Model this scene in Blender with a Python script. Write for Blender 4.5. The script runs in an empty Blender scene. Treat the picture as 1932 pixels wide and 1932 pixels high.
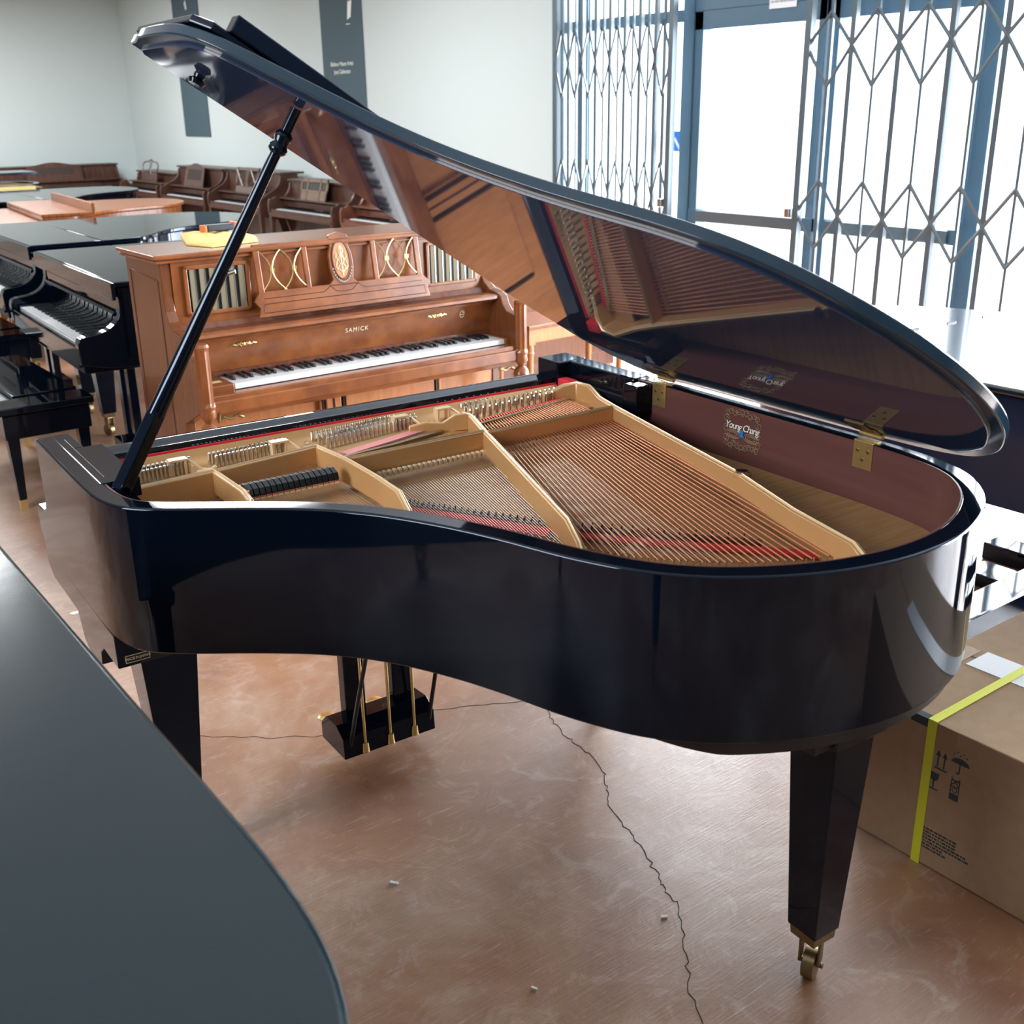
import bpy, math, random
from mathutils import Vector, Matrix
random.seed(7)
R = math.radians
C = bpy.context.scene.collection
sc = bpy.context.scene

# ------------------------------------------------------------------ camera
F, PITCH, ROLL, YAW, CH = 2072.0, R(20.19), R(-0.90), R(53.3), 1.695
fv = Vector((math.cos(YAW)*math.cos(PITCH), math.sin(YAW)*math.cos(PITCH), -math.sin(PITCH)))
rv = Vector((math.sin(YAW), -math.cos(YAW), 0)); uv = rv.cross(fv)
r2 = rv*math.cos(ROLL)+uv*math.sin(ROLL); u2 = -rv*math.sin(ROLL)+uv*math.cos(ROLL)
cam = bpy.data.cameras.new('camera'); co = bpy.data.objects.new('camera', cam); C.objects.link(co)
m = Matrix((r2, u2, -fv)).transposed().to_4x4(); m.translation = Vector((0, 0, CH)); co.matrix_world = m
cam.sensor_width = 36; cam.lens = F/1932*36; cam.clip_start = .05; cam.clip_end = 200
cam.dof.use_dof = True; cam.dof.focus_distance = 2.7; cam.dof.aperture_fstop = 6.3
sc.camera = co
def at(x, y, z):
    d = r2*((x-966)/F)-u2*((y-966)/F)+fv
    return Vector((0, 0, CH))+d*((z-CH)/d.z)

# ------------------------------------------------------------------ materials
MATS = {}
def S(c):  # srgb 0-255 -> linear
    return tuple(((v/255)/12.92 if v/255 <= .04045 else ((v/255+.055)/1.055)**2.4) for v in c)+(1,)
def pbr(name, col, rough=.5, metal=0, coat=0, emis=None, spec=.5, noise=None, bump=0, bscale=200, trans=0):
    mt = bpy.data.materials.new(name); mt.use_nodes = True; nt = mt.node_tree; b = nt.nodes['Principled BSDF']
    b.inputs['Base Color'].default_value = col; b.inputs['Roughness'].default_value = rough
    b.inputs['Metallic'].default_value = metal; b.inputs['Coat Weight'].default_value = coat
    b.inputs['Coat Roughness'].default_value = .03; b.inputs['Specular IOR Level'].default_value = spec
    if emis: b.inputs['Emission Color'].default_value = emis[0]; b.inputs['Emission Strength'].default_value = emis[1]
    if noise:
        c2, scale, stretch = noise
        tc = nt.nodes.new('ShaderNodeTexCoord'); mp = nt.nodes.new('ShaderNodeMapping'); mp.inputs['Scale'].default_value = stretch
        nz = nt.nodes.new('ShaderNodeTexNoise'); nz.inputs['Scale'].default_value = scale; nz.inputs['Detail'].default_value = 6
        rp = nt.nodes.new('ShaderNodeValToRGB'); rp.color_ramp.elements[0].position = .35; rp.color_ramp.elements[1].position = .68
        rp.color_ramp.elements[0].color = col; rp.color_ramp.elements[1].color = c2
        L = nt.links.new
        L(tc.outputs['Object'], mp.inputs[0]); L(mp.outputs[0], nz.inputs['Vector']); L(nz.outputs[0], rp.inputs[0]); L(rp.outputs[0], b.inputs['Base Color'])
    if bump:
        tc = nt.nodes.new('ShaderNodeTexCoord'); nz = nt.nodes.new('ShaderNodeTexNoise'); nz.inputs['Scale'].default_value = bscale
        bp = nt.nodes.new('ShaderNodeBump'); bp.inputs['Strength'].default_value = bump; bp.inputs['Distance'].default_value = .01
        nt.links.new(tc.outputs['Object'], nz.inputs['Vector']); nt.links.new(nz.outputs[0], bp.inputs['Height']); nt.links.new(bp.outputs[0], b.inputs['Normal'])
    MATS[name] = mt; return mt
black = pbr('black_lacquer', (.0015, .0035, .0085, 1), .045, coat=.0, spec=.42)
black.node_tree.nodes['Principled BSDF'].inputs['Specular Tint'].default_value = (.62, .76, 1, 1)
blackU = pbr('black_lacquer_flare_haze', (.022, .034, .072, 1), .035, spec=.65)  # bluer base stands in for window flare haze on the lid underside
blackE = pbr('black_lacquer_flare_edge', (.012, .032, .056, 1), .12, spec=.5)  # blue lift in the base imitates window flare along the lid edge
blackN = pbr('black_lacquer_flare_navy', (.022, .03, .07, 1), .12, spec=.5)  # navy is window flare haze painted into the lacquer colour
blackF = pbr('black_lacquer_worn', (.007, .017, .023, 1), .17, spec=.36, bump=.02, bscale=14)
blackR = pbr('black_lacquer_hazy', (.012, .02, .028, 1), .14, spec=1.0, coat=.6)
satin = pbr('black_satin', (.006, .008, .013, 1), .3)
mahog = pbr('mahogany', (.125, .054, .05, 1), .28, noise=((.11, .045, .044, 1), 3, (5, .8, 16)))
walnut = pbr('walnut', (.27, .086, .024, 1), .26, coat=.15, noise=((.165, .048, .015, 1), 5, (2.2, 12, 1.2)))
walnutV = pbr('walnut_side', (.17, .056, .019, 1), .26, coat=.15, noise=((.118, .038, .014, 1), 5, (12, 12, 1.0)))
walnutD = pbr('walnut_dark', (.17, .058, .03, 1), .3, coat=.2, noise=((.095, .03, .018, 1), 5, (10, 2, 1.5)))
brownD = pbr('brown_dark', (.10, .045, .03, 1), .33, noise=((.055, .022, .016, 1), 4, (8, 1.5, 1.5)))
honey = pbr('honey_and_sunlit_wood', (.56, .23, .085, 1), .28, noise=((.44, .17, .062, 1), 5, (10, 10, 1.5)))
ash = pbr('ash_wood', (.23, .15, .10, 1), .4, noise=((.15, .09, .06, 1), 5, (1, 8, 8)))
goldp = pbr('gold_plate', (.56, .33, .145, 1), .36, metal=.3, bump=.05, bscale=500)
goldl = pbr('gold_plate_lit_edge', (.80, .62, .40, 1), .28, metal=.35)
brass = pbr('brass', (.80, .60, .26, 1), .26, metal=.85)
brassD = pbr('aged_brass', (.28, .20, .10, 1), .35, metal=.9)
steel = pbr('steel', (.62, .62, .60, 1), .22, metal=1)
wirem = pbr('steel_wire', (.36, .31, .27, 1), .35, metal=.8)
copper = pbr('copper_wire', (.90, .42, .24, 1), .34, metal=.75)
felt = pbr('red_felt', (.62, .02, .035, 1), .9)
pink = pbr('pink_felt', (.75, .28, .28, 1), .9)
sndbd = pbr('soundboard', (.52, .31, .15, 1), .5, spec=.25, noise=((.40, .23, .11, 1), 5, (1.2, 16, 4)))
ivory = pbr('white_key', (.82, .84, .86, 1), .2)
ebony = pbr('black_key', (.01, .013, .018, 1), .25)
white = pbr('white_lettering', (.85, .88, .82, 1), .5)
cream = pbr('cream_lettering', (.85, .72, .5, 1), .4)
blue = pbr('blue_emblem', (.02, .17, .6, 1), .4)
decal = pbr('gold_decal', (.30, .22, .13, 1), .5)
gray = pbr('banner_gray', S((70, 90, 100)), .7)
wallm = pbr('wall_paint', (.60, .665, .66, 1), .7, bump=.02, bscale=40)
wallm2 = pbr('wall_dim_back', (.10, .13, .16, 1), .8)  # dark tone puts the dim side of the room into the wall colour
ceilm = pbr('ceiling_paint', (.55, .6, .62, 1), .8)
bluemetal = pbr('blue_painted_metal', (.055, .125, .19, 1), .4)
gatem = pbr('gate_steel', (.10, .13, .15, 1), .4, metal=.3)
card = pbr('cardboard', (.40, .265, .16, 1), .85, noise=((.36, .235, .14, 1), 30, (1, 1, 1)))
cardD = pbr('cardboard_tape', (.33, .20, .11, 1), .45)
inkm = pbr('dark_ink', (.03, .05, .06, 1), .7)
yellow = pbr('yellow_strap', (.72, .74, .03, 1), .45)
whitet = pbr('white_tape', (.8, .82, .85, 1), .4)
cloth = pbr('yellow_cloth', (.85, .62, .22, 1), .9)
orange = pbr('orange_plastic', (.75, .2, .05, 1), .45)
leather = pbr('black_leather', (.012, .03, .05, 1), .35, bump=.15, bscale=90)
grillem = pbr('grille_cloth', (.20, .17, .11, 1), .8)
debris = pbr('pale_debris', (.75, .75, .72, 1), .7)
crackm = pbr('crack_dark', (.05, .03, .03, 1), .9)  # even dark tone for the crack strips

def floor_mat():
    mt = bpy.data.materials.new('stained_concrete'); mt.use_nodes = True; nt = mt.node_tree; b = nt.nodes['Principled BSDF']; N = nt.nodes.new; L = nt.links.new
    tc = N('ShaderNodeTexCoord')
    n1 = N('ShaderNodeTexNoise'); n1.inputs['Scale'].default_value = 1.7; n1.inputs['Detail'].default_value = 9; n1.inputs['Roughness'].default_value = .62; n1.inputs['Distortion'].default_value = .7
    r1 = N('ShaderNodeValToRGB'); e = r1.color_ramp.elements
    e[0].position = .30; e[0].color = (.22, .088, .04, 1); e[1].position = .72; e[1].color = (.48, .34, .26, 1)
    k = e.new(.5); k.color = (.33, .165, .09, 1)
    n2 = N('ShaderNodeTexNoise'); n2.inputs['Scale'].default_value = 7; n2.inputs['Detail'].default_value = 10; n2.inputs['Roughness'].default_value = .75; n2.inputs['Distortion'].default_value = 1.5
    r2_ = N('ShaderNodeValToRGB'); r2_.color_ramp.elements[0].position = .52; r2_.color_ramp.elements[1].position = .74
    mx = N('ShaderNodeMix'); mx.data_type = 'RGBA'; mx.inputs['B'].default_value = (.66, .55, .48, 1)
    mf = N('ShaderNodeMath'); mf.operation = 'MULTIPLY'; mf.inputs[1].default_value = .42
    # fine scratches
    mp = N('ShaderNodeMapping'); mp.inputs['Rotation'].default_value = (0, 0, R(35)); mp.inputs['Scale'].default_value = (3, 60, 1)
    n3 = N('ShaderNodeTexNoise'); n3.inputs['Scale'].default_value = 3; n3.inputs['Detail'].default_value = 4
    bp = N('ShaderNodeBump'); bp.inputs['Strength'].default_value = .10; bp.inputs['Distance'].default_value = .01
    bp2 = N('ShaderNodeBump'); bp2.inputs['Strength'].default_value = .10; bp2.inputs['Distance'].default_value = .02
    L(tc.outputs['Object'], n1.inputs['Vector']); L(tc.outputs['Object'], n2.inputs['Vector']); L(tc.outputs['Object'], mp.inputs[0]); L(mp.outputs[0], n3.inputs['Vector'])
    L(n1.outputs[0], r1.inputs[0]); L(n2.outputs[0], r2_.inputs[0]); L(r2_.outputs[0], mf.inputs[0]); L(mf.outputs[0], mx.inputs['Factor']); L(r1.outputs[0], mx.inputs['A']); L(mx.outputs['Result'], b.inputs['Base Color'])
    L(n3.outputs[0], bp.inputs['Height']); L(n2.outputs[0], bp2.inputs['Height']); L(bp2.outputs[0], bp.inputs['Normal']); L(bp.outputs[0], b.inputs['Normal'])
    mp2 = N('ShaderNodeMapping'); mp2.inputs['Rotation'].default_value = (0, 0, R(-52)); mp2.inputs['Scale'].default_value = (4, 110, 1)
    n4 = N('ShaderNodeTexNoise'); n4.inputs['Scale'].default_value = 2.2; n4.inputs['Detail'].default_value = 3; n4.inputs['Distortion'].default_value = 1.2
    r4 = N('ShaderNodeValToRGB'); r4.color_ramp.elements[0].position = .64; r4.color_ramp.elements[1].position = .72
    m4 = N('ShaderNodeMath'); m4.operation = 'MULTIPLY'; m4.inputs[1].default_value = .35
    mx2 = N('ShaderNodeMix'); mx2.data_type = 'RGBA'; mx2.inputs['B'].default_value = (.75, .66, .60, 1)
    L(tc.outputs['Object'], mp2.inputs[0]); L(mp2.outputs[0], n4.inputs['Vector']); L(n4.outputs[0], r4.inputs[0]); L(r4.outputs[0], m4.inputs[0]); L(m4.outputs[0], mx2.inputs['Factor']); L(mx.outputs['Result'], mx2.inputs['A']); L(mx2.outputs['Result'], b.inputs['Base Color'])
    rr = N('ShaderNodeMapRange'); rr.inputs['To Min'].default_value = .26; rr.inputs['To Max'].default_value = .46; b.inputs['Specular IOR Level'].default_value = .8; b.inputs['Coat Weight'].default_value = .6; b.inputs['Coat Roughness'].default_value = .38; L(n2.outputs[0], rr.inputs['Value']); L(rr.outputs[0], b.inputs['Roughness'])
    return mt
floorm = floor_mat()
def glass_mat():
    mt = bpy.data.materials.new('window_glass'); mt.use_nodes = True; nt = mt.node_tree; nt.nodes.clear(); N = nt.nodes.new; L = nt.links.new
    o = N('ShaderNodeOutputMaterial'); mx = N('ShaderNodeMixShader'); t = N('ShaderNodeBsdfTransparent'); g = N('ShaderNodeBsdfGlossy'); g.inputs['Roughness'].default_value = .02
    mx.inputs[0].default_value = .06; L(t.outputs[0], mx.inputs[1]); L(g.outputs[0], mx.inputs[2]); L(mx.outputs[0], o.inputs[0]); return mt
glassm = glass_mat()

# ------------------------------------------------------------------ mesh helpers
class MB:
    def __init__(s): s.v = []; s.f = []
    def add(s, vs, fs):
        n = len(s.v); s.v += [tuple(p) for p in vs]; s.f += [tuple(i+n for i in q) for q in fs]; return s
    def box(s, x0, x1, y0, y1, z0, z1, M=None):
        vs = [Vector((x, y, z)) for x in (x0, x1) for y in (y0, y1) for z in (z0, z1)]
        if M: vs = [M @ v for v in vs]
        return s.add(vs, [(0, 1, 3, 2), (4, 6, 7, 5), (0, 4, 5, 1), (2, 3, 7, 6), (0, 2, 6, 4), (1, 5, 7, 3)])
    def frustum(s, cx, cy, z0, r0, z1, r1):
        vs = [(cx+sx*r, cy+sy*r, z) for z, r in ((z0, r0), (z1, r1)) for sx, sy in ((-1, -1), (1, -1), (1, 1), (-1, 1))]
        return s.add(vs, [(3, 2, 1, 0), (4, 5, 6, 7)]+[(i, (i+1) % 4, 4+(i+1) % 4, 4+i) for i in range(4)])
    def prism(s, pts, z0, z1, fn=None):
        n = len(pts); fn = fn or (lambda x, y, z: (x, y, z))
        vs = [fn(x, y, z0) for x, y in pts]+[fn(x, y, z1) for x, y in pts]
        return s.add(vs, [tuple(range(n))[::-1], tuple(range(n, 2*n))]+[(i, (i+1) % n, n+(i+1) % n, n+i) for i in range(n)])
    def side(s, prof, x0, x1):   # profile in (y,z), extruded along x
        return s.prism(prof, x0, x1, lambda y, z, x: (x, y, z))
    def face(s, prof, y0, y1):   # profile in (x,z), extruded along y
        return s.prism(prof, y0, y1, lambda x, z, y: (x, y, z))
    def tube(s, pts, r, n=8, cap=True, flat=1):
        pts = [Vector(p) for p in pts]; rs = r if isinstance(r, (list, tuple)) else [r]*len(pts); rings = []; prev = None
        for i, p in enumerate(pts):
            t = (pts[min(i+1, len(pts)-1)]-pts[max(i-1, 0)]).normalized()
            a = prev if prev is not None else (Vector((0, 0, 1)) if abs(t.z) < .9 else Vector((1, 0, 0)))
            a = (a-t*a.dot(t)).normalized(); prev = a; b = t.cross(a)
            rings.append([p+(a*math.cos(k*2*math.pi/n)+b*math.sin(k*2*math.pi/n)*flat)*rs[i] for k in range(n)])
        vs = [q for g in rings for q in g]; fs = []
        for i in range(len(pts)-1):
            for k in range(n): fs.append((i*n+k, i*n+(k+1) % n, (i+1)*n+(k+1) % n, (i+1)*n+k))
        if cap: fs += [tuple(range(n))[::-1], tuple(range((len(pts)-1)*n, len(pts)*n))]
        return s.add(vs, fs)
    def lathe(s, prof, c=(0, 0, 0), n=16):   # (r,z)
        vs = [(c[0]+r*math.cos(k*2*math.pi/n), c[1]+r*math.sin(k*2*math.pi/n), c[2]+z) for r, z in prof for k in range(n)]
        fs = [(i*n+k, i*n+(k+1) % n, (i+1)*n+(k+1) % n, (i+1)*n+k) for i in range(len(prof)-1) for k in range(n)]
        fs += [tuple(range(n))[::-1], tuple(range((len(prof)-1)*n, len(prof)*n))]
        return s.add(vs, fs)
    def strip(s, outer, inner, z0, z1, fn=None, closed=False):  # wall between two polylines
        fn = fn or (lambda x, y, z: (x, y, z)); n = len(outer)
        vs = [fn(*p, z0) for p in outer]+[fn(*p, z1) for p in outer]+[fn(*p, z1) for p in inner]+[fn(*p, z0) for p in inner]
        fs = []
        for i in range(n if closed else n-1):
            j = (i+1) % n
            for k in range(4): a, b = k*n, ((k+1) % 4)*n; fs.append((a+i, a+j, b+j, b+i))
        if not closed: fs += [(0, n, 2*n, 3*n), (n-1, 4*n-1, 3*n-1, 2*n-1)]
        return s.add(vs, fs)
    def mesh(s, name, smooth=None):
        me = bpy.data.meshes.new(name); me.from_pydata(s.v, [], s.f); me.validate()
        import bmesh
        bm = bmesh.new(); bm.from_mesh(me); bmesh.ops.recalc_face_normals(bm, faces=bm.faces); bm.to_mesh(me); bm.free()
        if smooth: me.shade_smooth(); me.set_sharp_from_angle(angle=R(smooth))
        return me
    def build(s, name, mat, parent=None, bevel=0, smooth=None, segs=2, loc=None):
        me = s.mesh(name, smooth); me.materials.append(mat)
        o = bpy.data.objects.new(name, me); C.objects.link(o)
        if parent: o.parent = parent
        if loc: o.location = loc
        if bevel:
            b = o.modifiers.new('bevel', 'BEVEL'); b.width = bevel; b.segments = segs; b.limit_method = 'ANGLE'; b.angle_limit = R(40); b.harden_normals = False
        return o
def empty(name, label, cat, loc=(0, 0, 0), rz=0, group=None):
    o = bpy.data.objects.new(name, None); C.objects.link(o); o.location = loc; o.rotation_euler.z = rz
    o.empty_display_size = .1; o['label'] = label; o['category'] = cat
    if group: o['group'] = group
    return o
def tag(o, label, cat, group=None):
    o['label'] = label; o['category'] = cat
    if group: o['group'] = group
    return o
def struct(o): o['kind'] = 'structure'; return o
def inst(o, loc=None):
    c = o.copy(); C.objects.link(c)
    if loc is not None: c.location = loc
    return c
def copy_tree(o, parent=None):
    c = o.copy(); C.objects.link(c)
    if parent: c.parent = parent
    for ch in list(o.children): copy_tree(ch, c)
    return c
def text(s, size, name, mat, parent, M, shear=0, ext=.0004, align='CENTER', space=1):
    cu = bpy.data.curves.new(name, 'FONT'); cu.body = s; cu.size = size; cu.extrude = ext; cu.shear = shear; cu.align_x = align; cu.align_y = 'CENTER'; cu.space_character = space
    cu.materials.append(mat); o = bpy.data.objects.new(name, cu); C.objects.link(o); dg = bpy.context.evaluated_depsgraph_get(); me = bpy.data.meshes.new_from_object(o.evaluated_get(dg)); bpy.data.objects.remove(o); me.name = name
    o = bpy.data.objects.new(name, me); C.objects.link(o); o.parent = parent; o.matrix_local = M; return o
def basis(o, x, y):
    x = Vector(x).normalized(); y = Vector(y).normalized(); z = x.cross(y); m = Matrix((x, y, z)).transposed().to_4x4(); m.translation = Vector(o); return m
def smooth2(pts, it=2, closed=False):
    for _ in range(it):
        q = [] if closed else [pts[0]]
        for i in range(len(pts) if closed else len(pts)-1):
            a, b = pts[i], pts[(i+1) % len(pts)]
            q += [(a[0]*.75+b[0]*.25, a[1]*.75+b[1]*.25), (a[0]*.25+b[0]*.75, a[1]*.25+b[1]*.75)]
        if not closed: q.append(pts[-1])
        pts = q
    return pts
def offset(pts, d):
    out = []
    for i, p in enumerate(pts):
        a, b = pts[max(i-1, 0)], pts[min(i+1, len(pts)-1)]
        tx, ty = b[0]-a[0], b[1]-a[1]; l = math.hypot(tx, ty) or 1
        out.append((p[0]-ty/l*d, p[1]+tx/l*d))
    return out

# grand case outline in (a, b): a across from treble side, b from front edge towards the tail
OUT = [(0, 0), (0, .22), (0, .42), (.003, .51), (.014, .568), (.037, .614), (.072, .648), (.112, .678), (.22, .752), (.315, .825), (.385, .9), (.436, .975), (.486, 1.07), (.525, 1.165),
       (.547, 1.231), (.57, 1.298), (.596, 1.355), (.623, 1.408), (.658, 1.457), (.705, 1.505), (.774, 1.554), (.87, 1.603), (.97, 1.63), (1.056, 1.640), (1.16, 1.634), (1.262, 1.606), (1.345, 1.565),
       (1.404, 1.527), (1.456, 1.478), (1.498, 1.42), (1.525, 1.34), (1.54, 1.22), (1.54, 1.0), (1.54, .6), (1.54, .3), (1.54, 0)]
def outline(L=1.64, W=1.54):
    k = (L-.44)/(1.64-.44)
    return [(a*W/1.54, -(b if b < .44 else .44+(b-.44)*k)) for a, b in smooth2(OUT, 2)]
# here local frame: x = a, y = -b.  inward offset for this winding is +d

# ================================================================== MAIN PIANO
TH = R(-2.98)
P = empty('grand_piano', 'large polished black grand piano with its lid propped open over a gold plate', 'grand piano', (.584, 2.639, 0), TH)
ol = outline(); sgn = 1
inn = offset(ol, .042)
if inn[len(inn)//2][1] < ol[len(ol)//2][1]: sgn = -1; inn = offset(ol, -.042)
off = lambda d: offset(ol, d*sgn)
MB().strip(ol, inn, .68, .99).build('rim', black, P, bevel=.004, smooth=35)
i0 = next(i for i, p in enumerate(inn) if p[1] < -.09); i1 = len(inn)-next(i for i, p in enumerate(inn[::-1]) if p[1] < -.09)
MB().strip(inn[i0:i1], offset(inn, .003*sgn)[i0:i1], .83, .9885).build('inner_rim', mahog, P, smooth=35)
# lower support rail round the tail and leg block
lo = off(.016); seg = [i for i, p in enumerate(lo) if p[1] < -1.40]; lo2 = off(.11)
MB().strip([lo[i] for i in seg], [lo2[i] for i in seg], .652, .682, lambda x, y, z: (x, y, z if z > .66 else .682-min(.032, max(0, (-1.40-y))*.28+ (.032 if x > 1.2 else 0)))).build('tail_rail', satin, P, smooth=35)
MB().prism(off(.02), .675, .70).build('bottom_board', satin, P)
# keybed, cheeks, arms
arm = [(.0, .99), (-.015, .96), (-.004, .93), (.0, .90), (.0, .845), (.02, .81), (.06, .795), (.12, .792), (.134, .78), (.132, .72), (.115, .71), (.11, .70), (.105, .64), (.06, .615), (-.17, .612), (-.20, .55), (-.24, .535), (-.32, .535), (-.35, .55), (-.36, .585), (-.39, .605), (-.505, .605), (-.505, .682), (-.10, .682), (-.10, .985), (-.02, .985)]
for x0, x1 in ((.0015, .05), (1.49, 1.5385)):
    MB().side(arm, x0, x1).build('cheek', black, P, bevel=.003)
MB().box(.05, 1.49, -.5045, .02, .605, .675).build('keybed', satin, P, bevel=.003)
MB().box(.05, 1.49, .0, .03, .66, .73).build('key_slip', black, P, bevel=.004)
MB().side([(-.01, .94), (.0, .85), (.02, .78), (.03, .73), (-.02, .73), (-.03, .94)], .05, 1.49).build('fallboard', black, P, bevel=.003, smooth=40)
MB().box(.035, .115, -.44, -.145, .95, .991).build('arm_block', black, P, bevel=.0015)
MB().box(.035, .075, -.145, -.004, .95, .991).build('arm_block', black, P, bevel=.0015)
MB().box(.052, .054, -.40, -.06, .9912, .9916).build('arm_seam', satin, P)
# right arm blocks
o = MB().box(1.435, 1.54, -.10, .0, .90, .992).build('arm_block', black, P, bevel=.004)
MB().box(1.478, 1.54, -.395, -.10, .935, .992).build('arm_block', black, P, bevel=.006)
MB().box(1.47, 1.54, -.395, -.02, .885, .937).build('arm_block', satin, P, bevel=.004)
MB().box(1.44, 1.54, -.455, -.395, .90, .985).build('arm_block', black, P, bevel=.004)
# stretcher
MB().side([(-.012, .946), (-.030, .951), (-.05, .951), (-.066, .945), (-.085, .944), (-.087, .925), (-.087, .90), (.0, .90), (.0, .93)], .045, 1.44).build('stretcher', black, P, smooth=50)
MB().box(.6, .68, -.05, -.036, .9512, .9518).build('name_strip', cream, P)
MB().side([(-.087, .930), (-.093, .930), (-.093, .922), (-.087, .922)], .06, 1.45).build('felt_strip', felt, P)
MB().box(1.435, 1.47, -.155, -.10, .915, .945).build('felt_pad', felt, P, bevel=.004)
# soundboard
MB().prism(off(.043), .842, .85).build('soundboard', sndbd, P)
# cast plate: front web
pl = MB()
pl.side([(-.088, .925), (-.096, .925), (-.105, .912), (-.118, .897), (-.14, .893), (-.26, .89), (-.26, .882), (-.088, .882)], .055, 1.47)
pl.build('plate_web', goldp, P, smooth=50)
hit = MB(); a1, a2 = off(.05), off(.15); seg = [i for i, p in enumerate(ol) if p[1] < -.45 and p[0] < 1.2]
hit.strip([a1[i] for i in seg], [a2[i] for i in seg], .856, .866).build('hitch_flange', goldp, P, smooth=40)
def wall(pts, h, w=.016, name='plate_strut', ztop=.925):
    pts = [p if len(p) == 3 else (*p, ztop) for p in pts]
    l = offset([(p[0], -p[1]) for p in pts], w/2); r = offset([(p[0], -p[1]) for p in pts], -w/2); mb = MB(); n = len(pts)
    vs = [(*l[i], pts[i][2]) for i in range(n)]+[(*r[i], pts[i][2]) for i in range(n)]+[(*r[i], pts[i][2]-h) for i in range(n)]+[(*l[i], pts[i][2]-h) for i in range(n)]
    fs = []
    for i in range(n-1):
        for k in range(4): a, b = k*n, ((k+1) % 4)*n; fs.append((a+i, a+i+1, b+i+1, b+i))
    fs += [(0, n, 2*n, 3*n), (n-1, 4*n-1, 3*n-1, 2*n-1)]
    o = mb.add(vs, fs).build(name, goldp, P, bevel=.003, smooth=30); return o, pts, w
def cap(res):   # paler top edge as a sub-part of the strut, its light painted in
    o, pts, w = res
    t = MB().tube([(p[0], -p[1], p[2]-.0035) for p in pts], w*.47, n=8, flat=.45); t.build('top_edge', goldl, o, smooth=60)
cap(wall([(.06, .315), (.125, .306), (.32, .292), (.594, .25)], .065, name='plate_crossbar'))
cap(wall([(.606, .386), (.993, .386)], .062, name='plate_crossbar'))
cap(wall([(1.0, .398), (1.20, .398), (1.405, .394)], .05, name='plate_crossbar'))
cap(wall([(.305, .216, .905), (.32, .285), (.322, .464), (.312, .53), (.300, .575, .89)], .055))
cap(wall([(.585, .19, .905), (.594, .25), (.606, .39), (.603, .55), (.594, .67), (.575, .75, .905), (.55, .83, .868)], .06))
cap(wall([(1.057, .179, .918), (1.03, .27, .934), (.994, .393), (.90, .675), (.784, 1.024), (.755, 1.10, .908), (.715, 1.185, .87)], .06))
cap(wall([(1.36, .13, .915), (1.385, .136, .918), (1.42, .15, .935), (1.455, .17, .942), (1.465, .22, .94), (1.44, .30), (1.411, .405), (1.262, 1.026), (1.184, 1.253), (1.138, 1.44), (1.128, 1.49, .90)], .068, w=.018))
# curved web fins beside the horn
for pts in ([(.887, .182, .91), (.93, .20, .918), (.97, .22, .915), (1.0, .235, .935), (1.03, .25, .936)],):
    wall(pts, .045, w=.014, name='plate_fin')
def bracket(a, b):
    mb = MB(); mb.box(a-.022, a+.022, -b-.012, -b+.012, .925, .93); mb.box(a-.022, a-.017, -b-.012, -b+.012, .888, .926); mb.box(a+.012, a+.018, -b-.012, -b+.012, .888, .926)
    mb.tube([(a+.02, -b, .927), (a+.035, -b-.01, .915), (a+.05, -b-.02, .900), (a+.068, -b-.03, .898), (a+.08, -b-.035, .906)], .004, n=6)
    mb.build('plate_bracket', goldl, P)
for a, b in ((.275, .165), (.53, .165), (.885, .14), (1.02, .135)): bracket(a, b)
MB().box(1.253, 1.285, -1.035, -1.005, .915, .928).build('plate_lug', goldp, P, bevel=.004)
MB().lathe([(.014, 0), (.014, .006), (.008, .008)], (1.269, -1.02, .926)).build('plate_bolt', steel, P, smooth=40)
for a in (.42, .62, .73, .9, 1.25):
    MB().lathe([(.007, 0), (.006, .004)], (a, -.122, .896), 10).build('plate_screw', steel, P)
# tuning pins
pinme = MB().lathe([(.0044, 0), (.0044, .027), (.0034, .030)], n=8).mesh('tuning_pin', 40); pinme.materials.append(steel)
pins = []
def row(p0, p1, n, z=.893):
    for i in range(n):
        t = i/(n-1); pins.append((p0[0]+(p1[0]-p0[0])*t, -(p0[1]+(p1[1]-p0[1])*t), z))
row((.145, .157), (.31, .139), 16); row((.150, .187), (.30, .170), 16)
row((.360, .142), (.560, .124), 18); row((.367, .172), (.553, .154), 18)
row((.640, .120), (.946, .090), 22); row((.644, .150), (.938, .118), 22); row((.650, .190), (.928, .146), 22)
row((1.10, .105), (1.43, .078), 20); row((1.09, .140), (1.415, .112), 20); row((1.085, .175), (1.385, .145), 14)
order = sorted(pins, key=lambda p: -(p[0] > .62))
rest = MB()
for i, p in enumerate(order):
    if i < 100:
        o = bpy.data.objects.new('tuning_pin', pinme); C.objects.link(o); o.parent = P; o.location = p
    else: rest.lathe([(.0044, 0), (.0044, .027), (.0034, .030)], p, 6)
o = rest.build('tuning_pin_cluster', steel, P); o['kind'] = 'stuff'
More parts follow.
